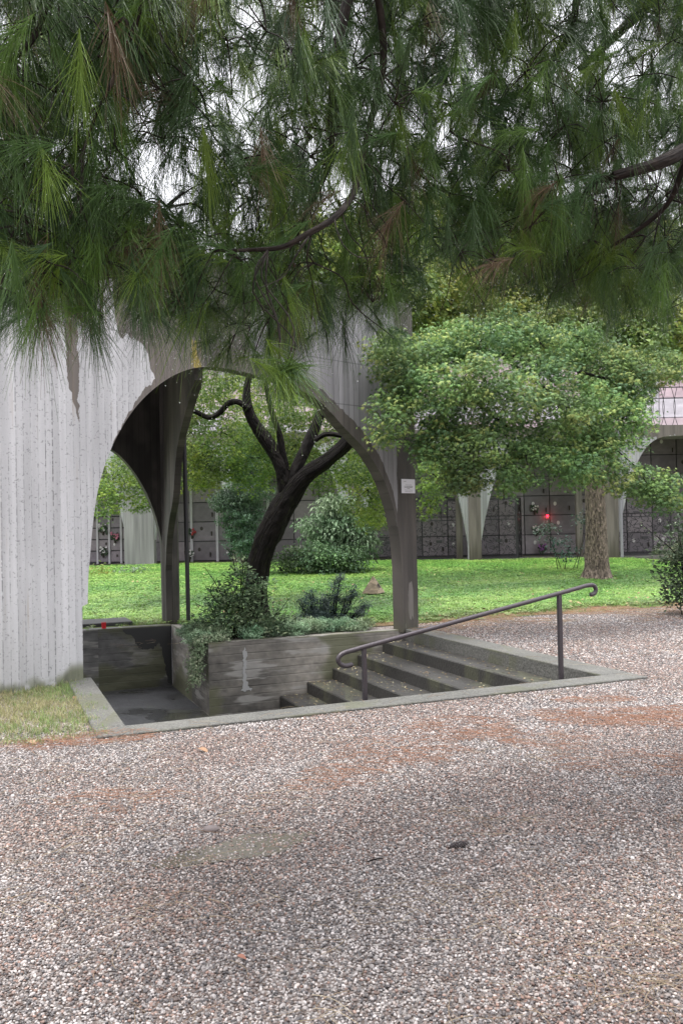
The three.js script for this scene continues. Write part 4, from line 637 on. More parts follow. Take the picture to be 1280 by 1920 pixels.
// ---------------------------------------------------------------- overhanging pine
{
  setSeed(404);
  const t = thing('pine_tree', 'long-needled pine whose wet drooping branches overhang the whole top', 'tree', [3.4, 0, -3.6]);
  const put = (n, g, m) => { const o = mesh(n, g, m, t); o.position.copy(t.position).negate(); return o; };
  const pb = new THREE.MeshPhysicalMaterial({ specularIntensity: 0.35, side: THREE.DoubleSide, map: tex(256, 512, (x, y) => mixc(mulc([0.17, 0.14, 0.125], 0.5 + 0.9 * fbm(x * 12, y * 16, 4)), [0.36, 0.35, 0.33], 0.4 * smooth(0.6, 0.75, fbm(x * 6 + 3, y * 9, 3))), true, [3, 2]), bumpMap: barkBump, bumpScale: 0.012, roughness: 0.6 });
  put('trunk', limb([[3.4, -0.1, -3.6, 0.34], [3.38, 1.5, -3.62, 0.26], [3.3, 3.5, -3.7, 0.22], [3.2, 5.5, -3.8, 0.17], [3.2, 8, -3.9, 0.08]], 18, 8, 0.12), pb);
  const PL = {"a":[[2.53,3.82,-4.6,0.0575],[2.14,3.65,-4.5,0.0478],[1.84,3.52,-4.4,0.0385],[1.63,3.4,-4.3,0.0323],[1.41,3.34,-4.3,0.0242]],"b":[[2.33,4.32,-4.2,0.0578],[1.59,4.26,-4.0,0.045],[0.94,4.28,-3.9,0.0366],[0.19,4.18,-3.8,0.0285],[0.04,3.82,-3.8,0.0214],[-0.01,3.5,-3.8,0.0166],[-0.02,3.24,-3.8,0.0142],[-0.13,3.0,-3.8,0.0095],[-0.21,2.87,-3.9,0.0061]],"c":[[0.19,4.18,-3.8,0.0214],[0.24,3.78,-4.0,0.0175],[0.16,3.45,-4.0,0.015],[0.11,3.18,-3.8,0.0142],[0.06,2.96,-3.55,0.0144],[-0.02,2.84,-3.45,0.014],[-0.13,2.76,-3.4,0.0127],[-0.21,2.72,-3.4,0.0106],[-0.34,2.71,-3.4,0.0074],[-0.49,2.71,-3.4,0.0053]],"d":[[0.94,4.28,-3.9,0.0317],[-0.04,4.06,-3.4,0.0234],[-0.6,3.71,-3.0,0.0169],[-0.92,3.49,-2.9,0.0127],[-1.03,3.28,-2.9,0.0109],[-1.1,3.22,-2.9,0.0082],[-1.25,3.19,-2.9,0.0063]],"e":[[-0.6,3.71,-3.0,0.0131],[-0.68,3.44,-3.0,0.0094],[-0.78,3.19,-3.0,0.0075],[-0.84,3.07,-3.0,0.0056],[-0.92,2.85,-3.0,0.0037]],"f":[[1.59,4.26,-4.0,0.0275],[1.3,4.36,-4.4,0.022],[1.27,4.2,-4.5,0.0169],[1.12,4.03,-4.6,0.0129],[0.79,3.74,-4.6,0.0086],[0.63,3.52,-4.7,0.0059]],"g":[[1.41,3.34,-4.3,0.0188],[1.36,3.36,-4.4,0.0151],[1.31,3.32,-4.6,0.0115],[1.21,3.16,-4.7,0.0088],[1.08,3.04,-4.8,0.006]],"h":[[1.84,3.52,-4.4,0.0193],[1.8,3.31,-4.6,0.0144],[1.68,3.21,-4.7,0.0118],[1.51,3.12,-4.8,0.009],[1.32,3.0,-4.9,0.0061]]}, nodes = [];
  PL.a.unshift([3.3, 4.2, -3.72, 0.09]); PL.b.unshift([3.28, 4.5, -3.75, 0.10]);
  for (const k of Object.keys(PL)) { put('branch', limb(PL[k], 9, 8, 0.14), pb); const c = new THREE.CatmullRomCurve3(PL[k].map(p => new THREE.Vector3(p[0], p[1], p[2]))); for (let i = 0; i <= 30; i++) nodes.push(c.getPoint(i / 30)); }
  // branches above the picture that carry the upper sprays
  const upper = [[[3.3, 4.8, -3.7, 0.09], [2.6, 5.0, -1.6, 0.07], [1.6, 4.9, 0.4, 0.05], [0.4, 4.7, 2.2, 0.03]], [[3.3, 4.9, -3.7, 0.08], [1.8, 5.1, -1.9, 0.06], [-0.4, 5.0, -1.0, 0.045], [-2.8, 4.6, -0.6, 0.02]], [[3.3, 4.7, -3.7, 0.08], [4.0, 4.9, -1.4, 0.06], [4.4, 4.7, 1.2, 0.03]], [[3.25, 5.0, -3.8, 0.08], [2.2, 5.3, -4.4, 0.06], [1.0, 5.0, -4.9, 0.04], [-0.2, 4.7, -5.0, 0.02]], [[3.25, 5.2, -3.8, 0.07], [2.0, 5.0, -3.0, 0.05], [0.6, 4.6, -2.4, 0.03], [-0.8, 4.1, -2.3, 0.015]], [[3.25, 5.4, -3.8, 0.07], [2.6, 5.4, -5.4, 0.05], [1.8, 4.9, -6.2, 0.025]]];
  for (const u of upper) { put('branch', limb(u, 8, 8, 0.12), pb); const c = new THREE.CatmullRomCurve3(u.map(p => new THREE.Vector3(p[0], p[1], p[2]))); for (let i = 0; i <= 30; i++) nodes.push(c.getPoint(i / 30)); }
  const sprays = [[-1.75,4.4,-3.89],[-1.8,4.43,-4.08],[-1.93,4.37,-4.12],[-1.29,3.42,-2.87],[-1.6,3.79,-3.52],[-1.37,3.42,-3.03],[-1.78,3.72,-3.85],[-1.36,3.13,-2.91],[-1.22,3.0,-2.7],[-1.44,3.17,-3.22],[-1.48,3.07,-3.33],[-1.74,3.26,-3.92],[-1.84,3.12,-3.94],[-1.49,2.81,-3.35],[-1.44,2.7,-3.12],[-1.8,2.83,-3.8],[-1.62,2.57,-3.41],[-1.18,3.61,-2.79],[-1.57,4.32,-3.82],[-1.61,4.26,-3.88],[-1.17,3.34,-2.71],[-1.82,4.18,-4.13],[-1.78,3.98,-4.09],[-1.34,3.43,-3.23],[-1.22,3.11,-2.86],[-1.76,3.69,-4.19],[-1.34,3.02,-3.04],[-1.85,3.52,-4.28],[-1.61,3.14,-3.72],[-1.38,2.88,-3.17],[-1.74,3.1,-3.93],[-1.23,2.65,-2.97],[-1.46,2.71,-3.51],[-1.81,2.79,-4.14],[-1.62,4.47,-3.96],[-1.68,4.45,-4.12],[-1.12,3.49,-2.86],[-1.58,4.19,-3.97],[-1.69,4.19,-4.2],[-1.31,3.55,-3.39],[-1.36,3.5,-3.42],[-1.18,3.17,-2.92],[-1.75,3.74,-4.34],[-1.35,3.23,-3.41],[-1.68,3.47,-4.07],[-1.59,3.35,-4.09],[-1.53,3.13,-3.9],[-1.55,3.08,-3.96],[-1.65,2.99,-4.05],[-1.71,2.99,-4.32],[-1.16,2.44,-2.92],[-1.41,4.45,-3.96],[-1.43,4.26,-3.84],[-1.44,4.31,-4.03],[-1.51,4.29,-4.23],[-1.26,3.79,-3.57],[-1.56,3.99,-4.13],[-1.41,3.72,-3.82],[-1.42,3.73,-3.93],[-1.31,3.39,-3.58],[-1.43,3.44,-3.91],[-1.16,3.08,-3.2],[-1.22,2.97,-3.27],[-1.1,2.79,-3.02],[-1.13,2.74,-3.03],[-1.22,2.71,-3.2],[-1.38,2.79,-3.63],[-1.44,2.69,-3.82],[-1.02,3.75,-2.96],[-0.94,3.61,-2.87],[-1.21,4.07,-3.63],[-1.45,4.3,-4.23],[-1.33,4.09,-4.04],[-1.01,3.38,-3.02],[-1.43,3.97,-4.24],[-1.09,3.37,-3.35],[-0.98,3.15,-2.99],[-1.09,3.13,-3.22],[-1.21,3.17,-3.57],[-1.18,3.08,-3.43],[-1.46,3.38,-4.47],[-1.13,2.85,-3.41],[-1.2,2.85,-3.65],[-1.3,2.72,-3.73],[-1.11,2.51,-3.17],[-1.1,4.31,-3.67],[-1.27,4.35,-4.02],[-0.97,3.68,-3.07],[-1.12,4.06,-3.8],[-1.17,3.89,-3.76],[-1.21,3.99,-4.01],[-1.06,3.47,-3.35],[-1.12,3.48,-3.54],[-1.24,3.56,-3.93],[-1.21,3.4,-3.71],[-1.17,3.31,-3.9],[-1.2,3.12,-3.67],[-1.25,3.16,-4.01],[-1.14,2.9,-3.63],[-1.06,2.71,-3.34],[-1.01,2.56,-3.14],[-1.13,2.65,-3.72],[-1.02,4.24,-3.66],[-1.08,4.27,-3.78],[-0.89,3.83,-3.27],[-1.06,4.08,-3.93],[-1.29,4.24,-4.35],[-0.8,3.35,-3.01],[-1.06,3.81,-3.9],[-0.84,3.25,-3.14],[-0.96,3.24,-3.32],[-0.94,3.21,-3.36],[-0.94,2.96,-3.2],[-1.25,3.25,-4.2],[-1.03,3.03,-3.78],[-1.11,2.9,-3.83],[-0.88,2.62,-3.22],[-1.14,2.8,-4.07],[-0.86,4.0,-3.33],[-0.77,3.81,-3.18],[-1.05,4.32,-4.06],[-1.03,4.09,-3.93],[-0.81,3.47,-3.08],[-0.87,3.53,-3.3],[-0.84,3.54,-3.47],[-0.99,3.81,-4.07],[-1.17,3.84,-4.37],[-0.98,3.04,-3.68],[-1.07,3.11,-4.07],[-0.88,2.75,-3.36],[-1.08,2.96,-4.39],[-0.69,3.85,-3.07],[-1.0,4.67,-4.34],[-0.67,3.59,-3.02],[-0.88,4.08,-3.95],[-0.71,3.54,-3.17],[-0.83,3.72,-3.56],[-0.74,3.37,-3.24],[-0.75,3.34,-3.25],[-0.86,3.5,-3.73],[-0.77,2.9,-3.4],[-0.94,3.18,-4.24],[-0.78,2.83,-3.54],[-0.8,2.66,-3.31],[-0.62,3.98,-3.34],[-0.9,4.68,-4.47],[-0.86,4.64,-4.55],[-0.88,4.35,-4.22],[-0.76,4.03,-3.89],[-0.65,3.72,-3.63],[-0.91,4.1,-4.4],[-0.62,3.23,-3.16],[-0.74,3.48,-3.66],[-0.81,3.46,-3.86],[-0.67,3.13,-3.32],[-0.74,3.02,-3.75],[-0.97,3.17,-4.64],[-0.71,2.69,-3.6],[-0.85,2.73,-3.98],[-0.83,2.7,-4.22],[-0.74,4.75,-4.36],[-0.61,4.12,-3.58],[-0.77,4.46,-4.34],[-0.55,3.7,-3.24],[-0.65,3.94,-3.76],[-0.53,3.51,-3.23],[-0.55,3.56,-3.44],[-0.56,3.34,-3.27],[-0.72,3.76,-4.26],[-0.71,3.6,-4.32],[-0.64,3.38,-4.01],[-0.68,3.3,-4.41],[-0.69,2.99,-3.89],[-0.64,2.85,-3.56],[-0.66,2.75,-3.75],[-0.76,2.75,-4.14],[-0.65,2.54,-3.5],[-0.43,4.15,-3.56],[-0.5,4.16,-3.68],[-0.66,4.52,-4.4],[-0.51,4.19,-4.0],[-0.56,3.92,-3.84],[-0.42,3.55,-3.39],[-0.44,3.18,-3.57],[-0.45,3.07,-3.48],[-0.53,3.33,-4.28],[-0.56,3.01,-3.98],[-0.55,2.86,-3.67],[-0.63,3.02,-4.52],[-0.56,2.68,-3.74],[-0.6,2.76,-4.69],[-0.46,4.41,-3.96],[-0.4,3.96,-3.36],[-0.43,4.18,-4.46],[-0.45,3.88,-4.0],[-0.51,3.61,-4.49],[-0.53,3.49,-4.66],[-0.44,3.33,-4.47],[-0.52,3.09,-4.45],[-0.4,2.72,-3.56],[-0.54,2.83,-4.29],[-0.41,2.58,-3.92],[-0.46,2.67,-4.54],[-0.38,4.65,-4.28],[-0.29,4.7,-4.56],[-0.3,4.51,-4.44],[-0.33,4.67,-4.99],[-0.27,3.65,-3.5],[-0.35,4.01,-4.27],[-0.3,3.89,-4.44],[-0.36,3.81,-4.32],[-0.32,3.49,-4.06],[-0.27,3.4,-3.98],[-0.43,3.6,-4.83],[-0.43,3.39,-4.63],[-0.39,3.23,-4.33],[-0.34,3.1,-4.61],[-0.37,2.94,-4.29],[-0.28,2.73,-3.95],[-0.31,2.52,-3.79],[-0.43,2.63,-4.31],[-0.17,4.4,-3.85],[-0.2,4.76,-4.6],[-0.17,4.51,-4.3],[-0.16,4.13,-4.06],[-0.19,4.61,-4.98],[-0.28,4.37,-4.8],[-0.19,3.78,-3.85],[-0.23,3.63,-3.77],[-0.22,4.0,-4.71],[-0.21,3.81,-4.78],[-0.23,3.77,-5.01],[-0.18,3.11,-3.73],[-0.25,3.15,-3.84],[-0.26,3.27,-4.57],[-0.24,2.87,-4.12],[-0.27,2.74,-4.1],[-0.25,2.88,-5.02],[-0.2,2.73,-4.73],[-0.04,4.36,-3.82],[-0.09,4.89,-4.73],[-0.02,4.32,-4.09],[-0.09,4.63,-4.81],[-0.07,4.14,-4.14],[-0.04,3.76,-3.73],[-0.11,4.19,-4.62],[-0.13,3.59,-3.74],[-0.1,3.75,-4.44],[-0.1,3.33,-3.76],[-0.1,3.18,-3.62],[-0.06,3.14,-3.67],[-0.13,3.24,-4.18],[-0.1,2.76,-3.75],[-0.15,2.85,-4.64],[-0.11,2.72,-4.22],[0.07,4.89,-4.67],[0.06,4.23,-3.74],[0.09,4.94,-5.02],[0.08,4.27,-4.28],[0.12,4.64,-5.06],[-0.01,4.06,-4.3],[0.09,3.78,-4.05],[0.02,3.94,-4.39],[0.0,3.51,-3.86],[-0.01,3.38,-3.78],[0.01,3.77,-5.01],[-0.02,3.71,-4.91],[0.07,3.12,-3.93],[-0.02,2.76,-4.24],[0.05,2.78,-4.49],[0.13,5.02,-4.69],[0.16,4.69,-4.46],[0.17,4.27,-4.12],[0.19,4.53,-4.58],[0.2,4.37,-4.49],[0.22,4.52,-4.93],[0.16,4.18,-4.67],[0.21,4.03,-4.53],[0.09,3.73,-4.24],[0.09,3.69,-4.4],[0.17,3.46,-4.32],[0.18,3.72,-5.16],[0.2,3.19,-4.24],[0.17,2.93,-4.36],[0.21,2.92,-4.61],[0.18,2.73,-4.31],[0.24,4.39,-3.89],[0.23,4.38,-4.01],[0.35,4.45,-4.27],[0.32,4.25,-4.23],[0.34,4.27,-4.43],[0.3,4.08,-4.23],[0.4,4.47,-5.19],[0.22,3.67,-3.88],[0.28,3.51,-3.85],[0.23,3.69,-4.53],[0.36,3.75,-4.73],[0.24,3.53,-4.71],[0.35,3.68,-5.25],[0.24,3.4,-4.82],[0.22,3.15,-4.48],[0.32,3.05,-4.91],[0.24,2.99,-5.06],[0.39,4.88,-4.63],[0.46,4.46,-4.15],[0.47,5.13,-5.29],[0.39,4.43,-4.4],[0.4,4.51,-4.79],[0.41,4.01,-4.1],[0.43,4.09,-4.56],[0.4,3.7,-4.11],[0.41,3.92,-4.67],[0.52,3.89,-4.91],[0.46,3.83,-5.13],[0.37,3.41,-4.26],[0.37,3.21,-4.27],[0.51,3.5,-5.33],[0.34,3.02,-4.37],[0.4,3.15,-5.13],[0.53,4.78,-4.43],[0.58,5.1,-5.0],[0.5,4.22,-4.04],[0.64,5.03,-5.35],[0.63,4.41,-4.73],[0.48,4.07,-4.26],[0.48,3.99,-4.35],[0.59,4.38,-5.32],[0.56,3.65,-4.14],[0.62,3.89,-4.78],[0.52,3.63,-4.74],[0.57,3.61,-4.77],[0.58,3.27,-4.3],[0.54,3.17,-4.52],[0.55,3.03,-4.45],[0.71,4.78,-4.45],[0.78,4.89,-4.74],[0.69,4.38,-4.23],[0.74,4.79,-5.09],[0.6,4.07,-4.19],[0.67,4.35,-4.66],[0.59,3.75,-4.15],[0.7,3.89,-4.56],[0.57,3.53,-4.17],[0.78,3.79,-4.92],[0.82,3.81,-5.34],[0.74,3.38,-4.55],[0.75,3.32,-4.67],[0.61,2.94,-4.2],[0.93,5.18,-5.09],[0.87,4.88,-4.83],[1.01,5.07,-5.29],[0.71,4.16,-4.06],[1.03,4.79,-5.36],[0.81,4.35,-4.77],[0.87,3.89,-4.47],[0.89,3.89,-4.68],[0.83,3.74,-4.5],[0.81,3.74,-4.92],[0.89,3.56,-4.75],[0.8,3.35,-4.63],[0.86,3.27,-4.75],[0.82,3.14,-4.48],[0.78,2.91,-4.19],[0.9,4.58,-4.18],[1.14,5.06,-5.1],[1.17,5.03,-5.24],[0.94,4.23,-4.2],[1.0,4.24,-4.47],[0.85,4.08,-4.27],[0.93,4.1,-4.47],[0.89,3.99,-4.56],[1.09,4.08,-5.47],[1.02,3.73,-4.76],[0.86,3.33,-4.18],[1.07,3.56,-5.18],[1.16,3.47,-5.31],[1.16,3.31,-5.36],[1.04,3.13,-5.13],[1.12,4.78,-4.51],[1.16,4.82,-4.76],[1.09,4.69,-4.73],[0.97,4.27,-4.2],[1.0,4.23,-4.34],[1.27,4.82,-5.61],[1.41,4.71,-5.62],[0.95,3.82,-4.19],[1.34,4.14,-5.43],[1.21,3.79,-5.12],[1.16,3.64,-4.85],[1.07,3.31,-4.55],[0.99,3.1,-4.3],[1.23,3.36,-5.21],[1.26,3.27,-5.31],[1.14,4.71,-4.37],[1.45,5.12,-5.24],[1.28,4.85,-4.95],[1.26,4.6,-4.69],[1.42,4.85,-5.28],[1.15,4.15,-4.39],[1.24,4.12,-4.7],[1.45,4.57,-5.67],[1.17,3.87,-4.56],[1.21,3.67,-4.44],[1.48,3.96,-5.33],[1.15,3.35,-4.36],[1.2,3.41,-4.65],[1.32,3.32,-4.82],[1.35,3.24,-5.13],[1.36,3.15,-5.19],[1.55,5.3,-5.22],[1.58,5.31,-5.42],[1.56,5.23,-5.44],[1.4,4.48,-4.49],[1.44,4.29,-4.84],[1.71,4.52,-5.63],[1.73,4.35,-5.63],[1.37,3.84,-4.8],[1.7,4.15,-5.68],[1.67,3.91,-5.75],[1.74,3.78,-5.66],[1.7,3.61,-5.5],[1.43,3.18,-4.77],[1.61,3.34,-5.72],[1.52,3.08,-5.26],[1.7,5.36,-5.36],[1.7,5.19,-5.26],[1.84,5.19,-5.57],[1.72,4.96,-5.31],[1.43,4.03,-4.46],[1.77,4.41,-5.57],[1.41,3.79,-4.44],[1.84,4.37,-5.86],[1.43,3.6,-4.49],[1.71,3.78,-5.49],[1.88,3.69,-5.61],[1.51,3.35,-4.79],[1.68,3.44,-5.46],[1.56,3.13,-4.86],[1.83,3.06,-5.52],[1.64,4.84,-4.53],[1.63,4.77,-4.63],[1.73,4.91,-4.99],[2.14,5.21,-5.76],[1.81,4.57,-4.97],[1.72,4.07,-4.71],[1.62,3.94,-4.78],[1.62,3.84,-4.78],[2.11,3.89,-5.87],[1.87,3.54,-5.5],[2.07,3.5,-5.79],[1.63,2.96,-4.6],[1.79,3.05,-5.27],[1.94,5.09,-4.99],[2.16,5.35,-5.52],[2.0,5.05,-5.23],[1.85,4.55,-4.74],[1.86,4.48,-4.82],[1.86,4.22,-4.93],[2.19,4.5,-5.88],[2.05,4.19,-5.55],[1.89,3.8,-4.89],[1.99,3.64,-5.25],[2.1,3.62,-5.53],[2.07,3.36,-5.36],[2.12,3.17,-5.47],[2.0,3.1,-5.5],[2.52,5.82,-5.99],[2.4,5.42,-5.66],[2.25,5.19,-5.51],[1.98,4.64,-4.91],[2.36,5.0,-5.68],[2.54,5.04,-6.01],[2.51,4.9,-6.08],[2.46,4.68,-6.02],[2.22,4.28,-5.55],[2.43,4.28,-5.89],[2.5,4.03,-6.04],[1.97,3.35,-4.7],[2.44,3.66,-6.01],[2.39,3.51,-5.75],[2.27,3.24,-5.56],[2.53,3.21,-6.06],[2.2,5.13,-5.08],[2.18,4.99,-4.89],[2.32,4.93,-5.05],[2.55,5.15,-5.6],[2.37,4.72,-5.32],[2.26,4.57,-5.15],[2.07,4.28,-4.82],[2.62,4.66,-6.01],[2.2,4.1,-5.04],[2.12,3.81,-4.78],[2.12,3.72,-4.82],[2.36,3.8,-5.26],[2.64,3.84,-5.91],[2.02,3.19,-4.67],[2.07,3.11,-4.6],[2.43,3.22,-5.67],[2.04,2.81,-4.61],[2.53,5.37,-5.43],[2.46,5.23,-5.24],[2.41,4.91,-5.07],[2.47,4.77,-5.06],[2.52,4.77,-5.23],[2.81,5.12,-6.1],[2.67,4.64,-5.61],[2.45,4.25,-5.15],[2.2,4.0,-4.78],[2.62,4.27,-5.61],[2.35,3.84,-5.07],[2.75,4.04,-5.88],[2.21,3.45,-4.73],[2.41,3.36,-5.04],[2.81,3.61,-5.93],[2.24,2.97,-4.68],[2.54,3.04,-5.49]], solo = [[-0.21,2.16,-3.1],[-0.21,2.15,-3.12],[-0.22,2.15,-3.08],[-0.21,2.14,-3.1],[0.25,2.46,-3.9],[-1.03,2.51,-3.1],[-1.11,2.54,-3.0],[-0.94,2.47,-3.1]], tufts = [], twigs = [];
  const V3 = (a) => new THREE.Vector3(a[0], a[1], a[2]);
  const connect = (p, r0) => { let best = null, bd = 1e9; for (const n of nodes) { const dy = n.y - p.y, dd = n.distanceTo(p) + (dy < 0 ? 0.5 : 0); if (dd < bd) { bd = dd; best = n; } } const m1 = best.clone().lerp(p, 0.35).add(new THREE.Vector3(rr(-0.08, 0.08), rr(0.0, 0.08), rr(-0.08, 0.08))), m2 = best.clone().lerp(p, 0.7).add(new THREE.Vector3(rr(-0.08, 0.08), rr(-0.04, 0.06), rr(-0.08, 0.08))); twigs.push(limb([[best.x, best.y, best.z, r0], [m1.x, m1.y, m1.z, r0 * 0.85], [m2.x, m2.y, m2.z, r0 * 0.7], [p.x, p.y, p.z, r0 * 0.55]], 5, 4, 0, false)); };
  for (const s of sprays) {
    const c = V3(s); if (rnd() < 0.62) connect(c, rr(0.004, 0.0075)); nodes.push(c);
    const n = 4 + Math.floor(rr(0, 3.0) + 3 * smooth(0.2, 1.6, c.x));
    for (let k = 0; k < n; k++) { const p = c.clone().add(new THREE.Vector3(rr(-0.2, 0.2), rr(-0.17, 0.12), rr(-0.26, 0.26))); tufts.push([p, 0]); const m = c.clone().lerp(p, 0.5); m.y += rr(0.01, 0.05); twigs.push(limb([[c.x, c.y, c.z, 0.0035], [m.x, m.y, m.z, 0.003], [p.x, p.y, p.z, 0.0026]], 4, 3, 0, false)); }
  }
  // the rest of the crown, over and behind the viewer
  for (let k = 0; k < 220; k++) { const c = new THREE.Vector3(rr(-4.2, 5.5), rr(3.9, 5.6), rr(-2.4, 3.6)); if (Math.hypot(c.x - 3.3, c.z + 3.7) > 8.4) continue; for (let j = 0; j < 5; j++) tufts.push([c.clone().add(new THREE.Vector3(rr(-0.35, 0.35), rr(-0.2, 0.2), rr(-0.35, 0.35))), 2]); }
  for (const s of solo) { const c = V3(s); connect(c, 0.004); tufts.push([c, 1]); const k = c.clone(); k.x += 0.03; k.y += 0.03; tufts.push([k, 1]); }
  // bare hanging twigs
  for (let k = 0; k < 420; k++) { const n = nodes[Math.floor(rnd() * nodes.length)]; if (n.z > -2.6) continue; let p = n.clone(); const q = [[p.x, p.y, p.z, 0.0032]]; let dx = rr(-0.5, 0.5), dz = rr(-0.4, 0.4); for (let i = 0; i < 4; i++) { dx += rr(-0.5, 0.5); dz += rr(-0.4, 0.4); p = p.clone().add(new THREE.Vector3(dx * 0.07, -rr(0.02, 0.11), dz * 0.07)); q.push([p.x, p.y, p.z, 0.0029 - i * 0.0004]); } if (p.y > 2.35) twigs.push(limb(q, 4, 3, 0, false)); }
  const tm = put('twigs', merge(twigs), pb); tm.userData.kind = 'stuff';
  // needle tufts: variants by the elevation of the shoot; droop baked in
  const NVAR = 9, geos = [], drops = [];
  for (let v = 0; v < NVAR; v++) {
    const el = mix(-1.35, 0.25, v / (NVAR - 1)), ax = new THREE.Vector3(Math.cos(el), Math.sin(el), 0), pos = [], dl = [];
    const b1 = new THREE.Vector3(-Math.sin(el), Math.cos(el), 0), b2 = new THREE.Vector3(0, 0, 1);
    for (let k = 0; k < 66; k++) {
      const th = rr(0.05, 0.95), ph = rr(0, 6.283), L = rr(0.10, 0.205), st = rr(-0.13, 0.02);
      const d = ax.clone().multiplyScalar(Math.cos(th)).addScaledVector(b1, Math.sin(th) * Math.cos(ph)).addScaledVector(b2, Math.sin(th) * Math.sin(ph)), p0 = ax.clone().multiplyScalar(st), droop = rr(0.15, 0.75) * L;
      const side = new THREE.Vector3().crossVectors(d, new THREE.Vector3(0, 1, 0)).normalize(), up = new THREE.Vector3().crossVectors(side, d), w = 0.00095 * rr(0.8, 1.2);
      const ring = q => { const c = p0.clone().addScaledVector(d, L * q); c.y -= droop * q * q; const s = w * (1 - 0.55 * q); return [c.clone().addScaledVector(side, s), c.clone().addScaledVector(side, -s * 0.5).addScaledVector(up, s * 0.87), c.clone().addScaledVector(side, -s * 0.5).addScaledVector(up, -s * 0.87)]; };
      let a = ring(0); for (let q = 1; q <= 4; q++) { const b = ring(q / 4); for (let j = 0; j < 3; j++) { const e = (j + 1) % 3; pos.push(a[j].x, a[j].y, a[j].z, a[e].x, a[e].y, a[e].z, b[e].x, b[e].y, b[e].z, a[j].x, a[j].y, a[j].z, b[e].x, b[e].y, b[e].z, b[j].x, b[j].y, b[j].z); } a = b; }
      if (rnd() < 0.3) { const q = rnd() < 0.7 ? 1 : rr(0.4, 0.95), c = p0.clone().addScaledVector(d, L * q); c.y -= droop * q * q + 0.001; const g = new THREE.IcosahedronGeometry(rr(0.0013, 0.0025), 1); g.translate(c.x, c.y, c.z); dl.push(g); }
    }
    geos.push(rawGeo(pos)); drops.push(merge(dl));
  }
  const ms = geos.map(() => []), cs = geos.map(() => []);
  const pal = [[0.048, 0.095, 0.024], [0.058, 0.115, 0.026], [0.04, 0.075, 0.024], [0.09, 0.165, 0.026], [0.14, 0.22, 0.03], [0.05, 0.10, 0.036]];
  for (const [p, solo1] of tufts) {
    const v = solo1 === 1 ? Math.floor(rr(2, 8)) : Math.floor(Math.pow(rnd(), 1.4) * NVAR);
    ms[v].push(M4(p.x, p.y, p.z, 0, rr(0, 6.283), 0, rr(0.85, 1.2) * (solo1 === 2 ? 1.7 : 1)));
    const dead = !solo1 && rnd() < 0.04, c = dead ? [0.13, 0.085, 0.05] : pick(pal), k = rr(0.8, 1.25); cs[v].push(lin(c[0] * k, c[1] * k, c[2] * k));
  }
  const wrap = new THREE.Group(); wrap.name = 'foliage'; wrap.position.copy(t.position).negate(); t.add(wrap);
  const nm = new THREE.MeshPhysicalMaterial({ color: 0xffffff, roughness: 0.5, specularIntensity: 0.55, side: THREE.DoubleSide });
  const dm = new THREE.MeshPhysicalMaterial({ color: 0xffffff, roughness: 0.02, transmission: 1, ior: 1.33, thickness: 0.002 });
  geos.forEach((g, v) => { inst('needles', g, nm, ms[v], cs[v], wrap); inst('raindrops', drops[v], dm, ms[v], null, wrap); });
}

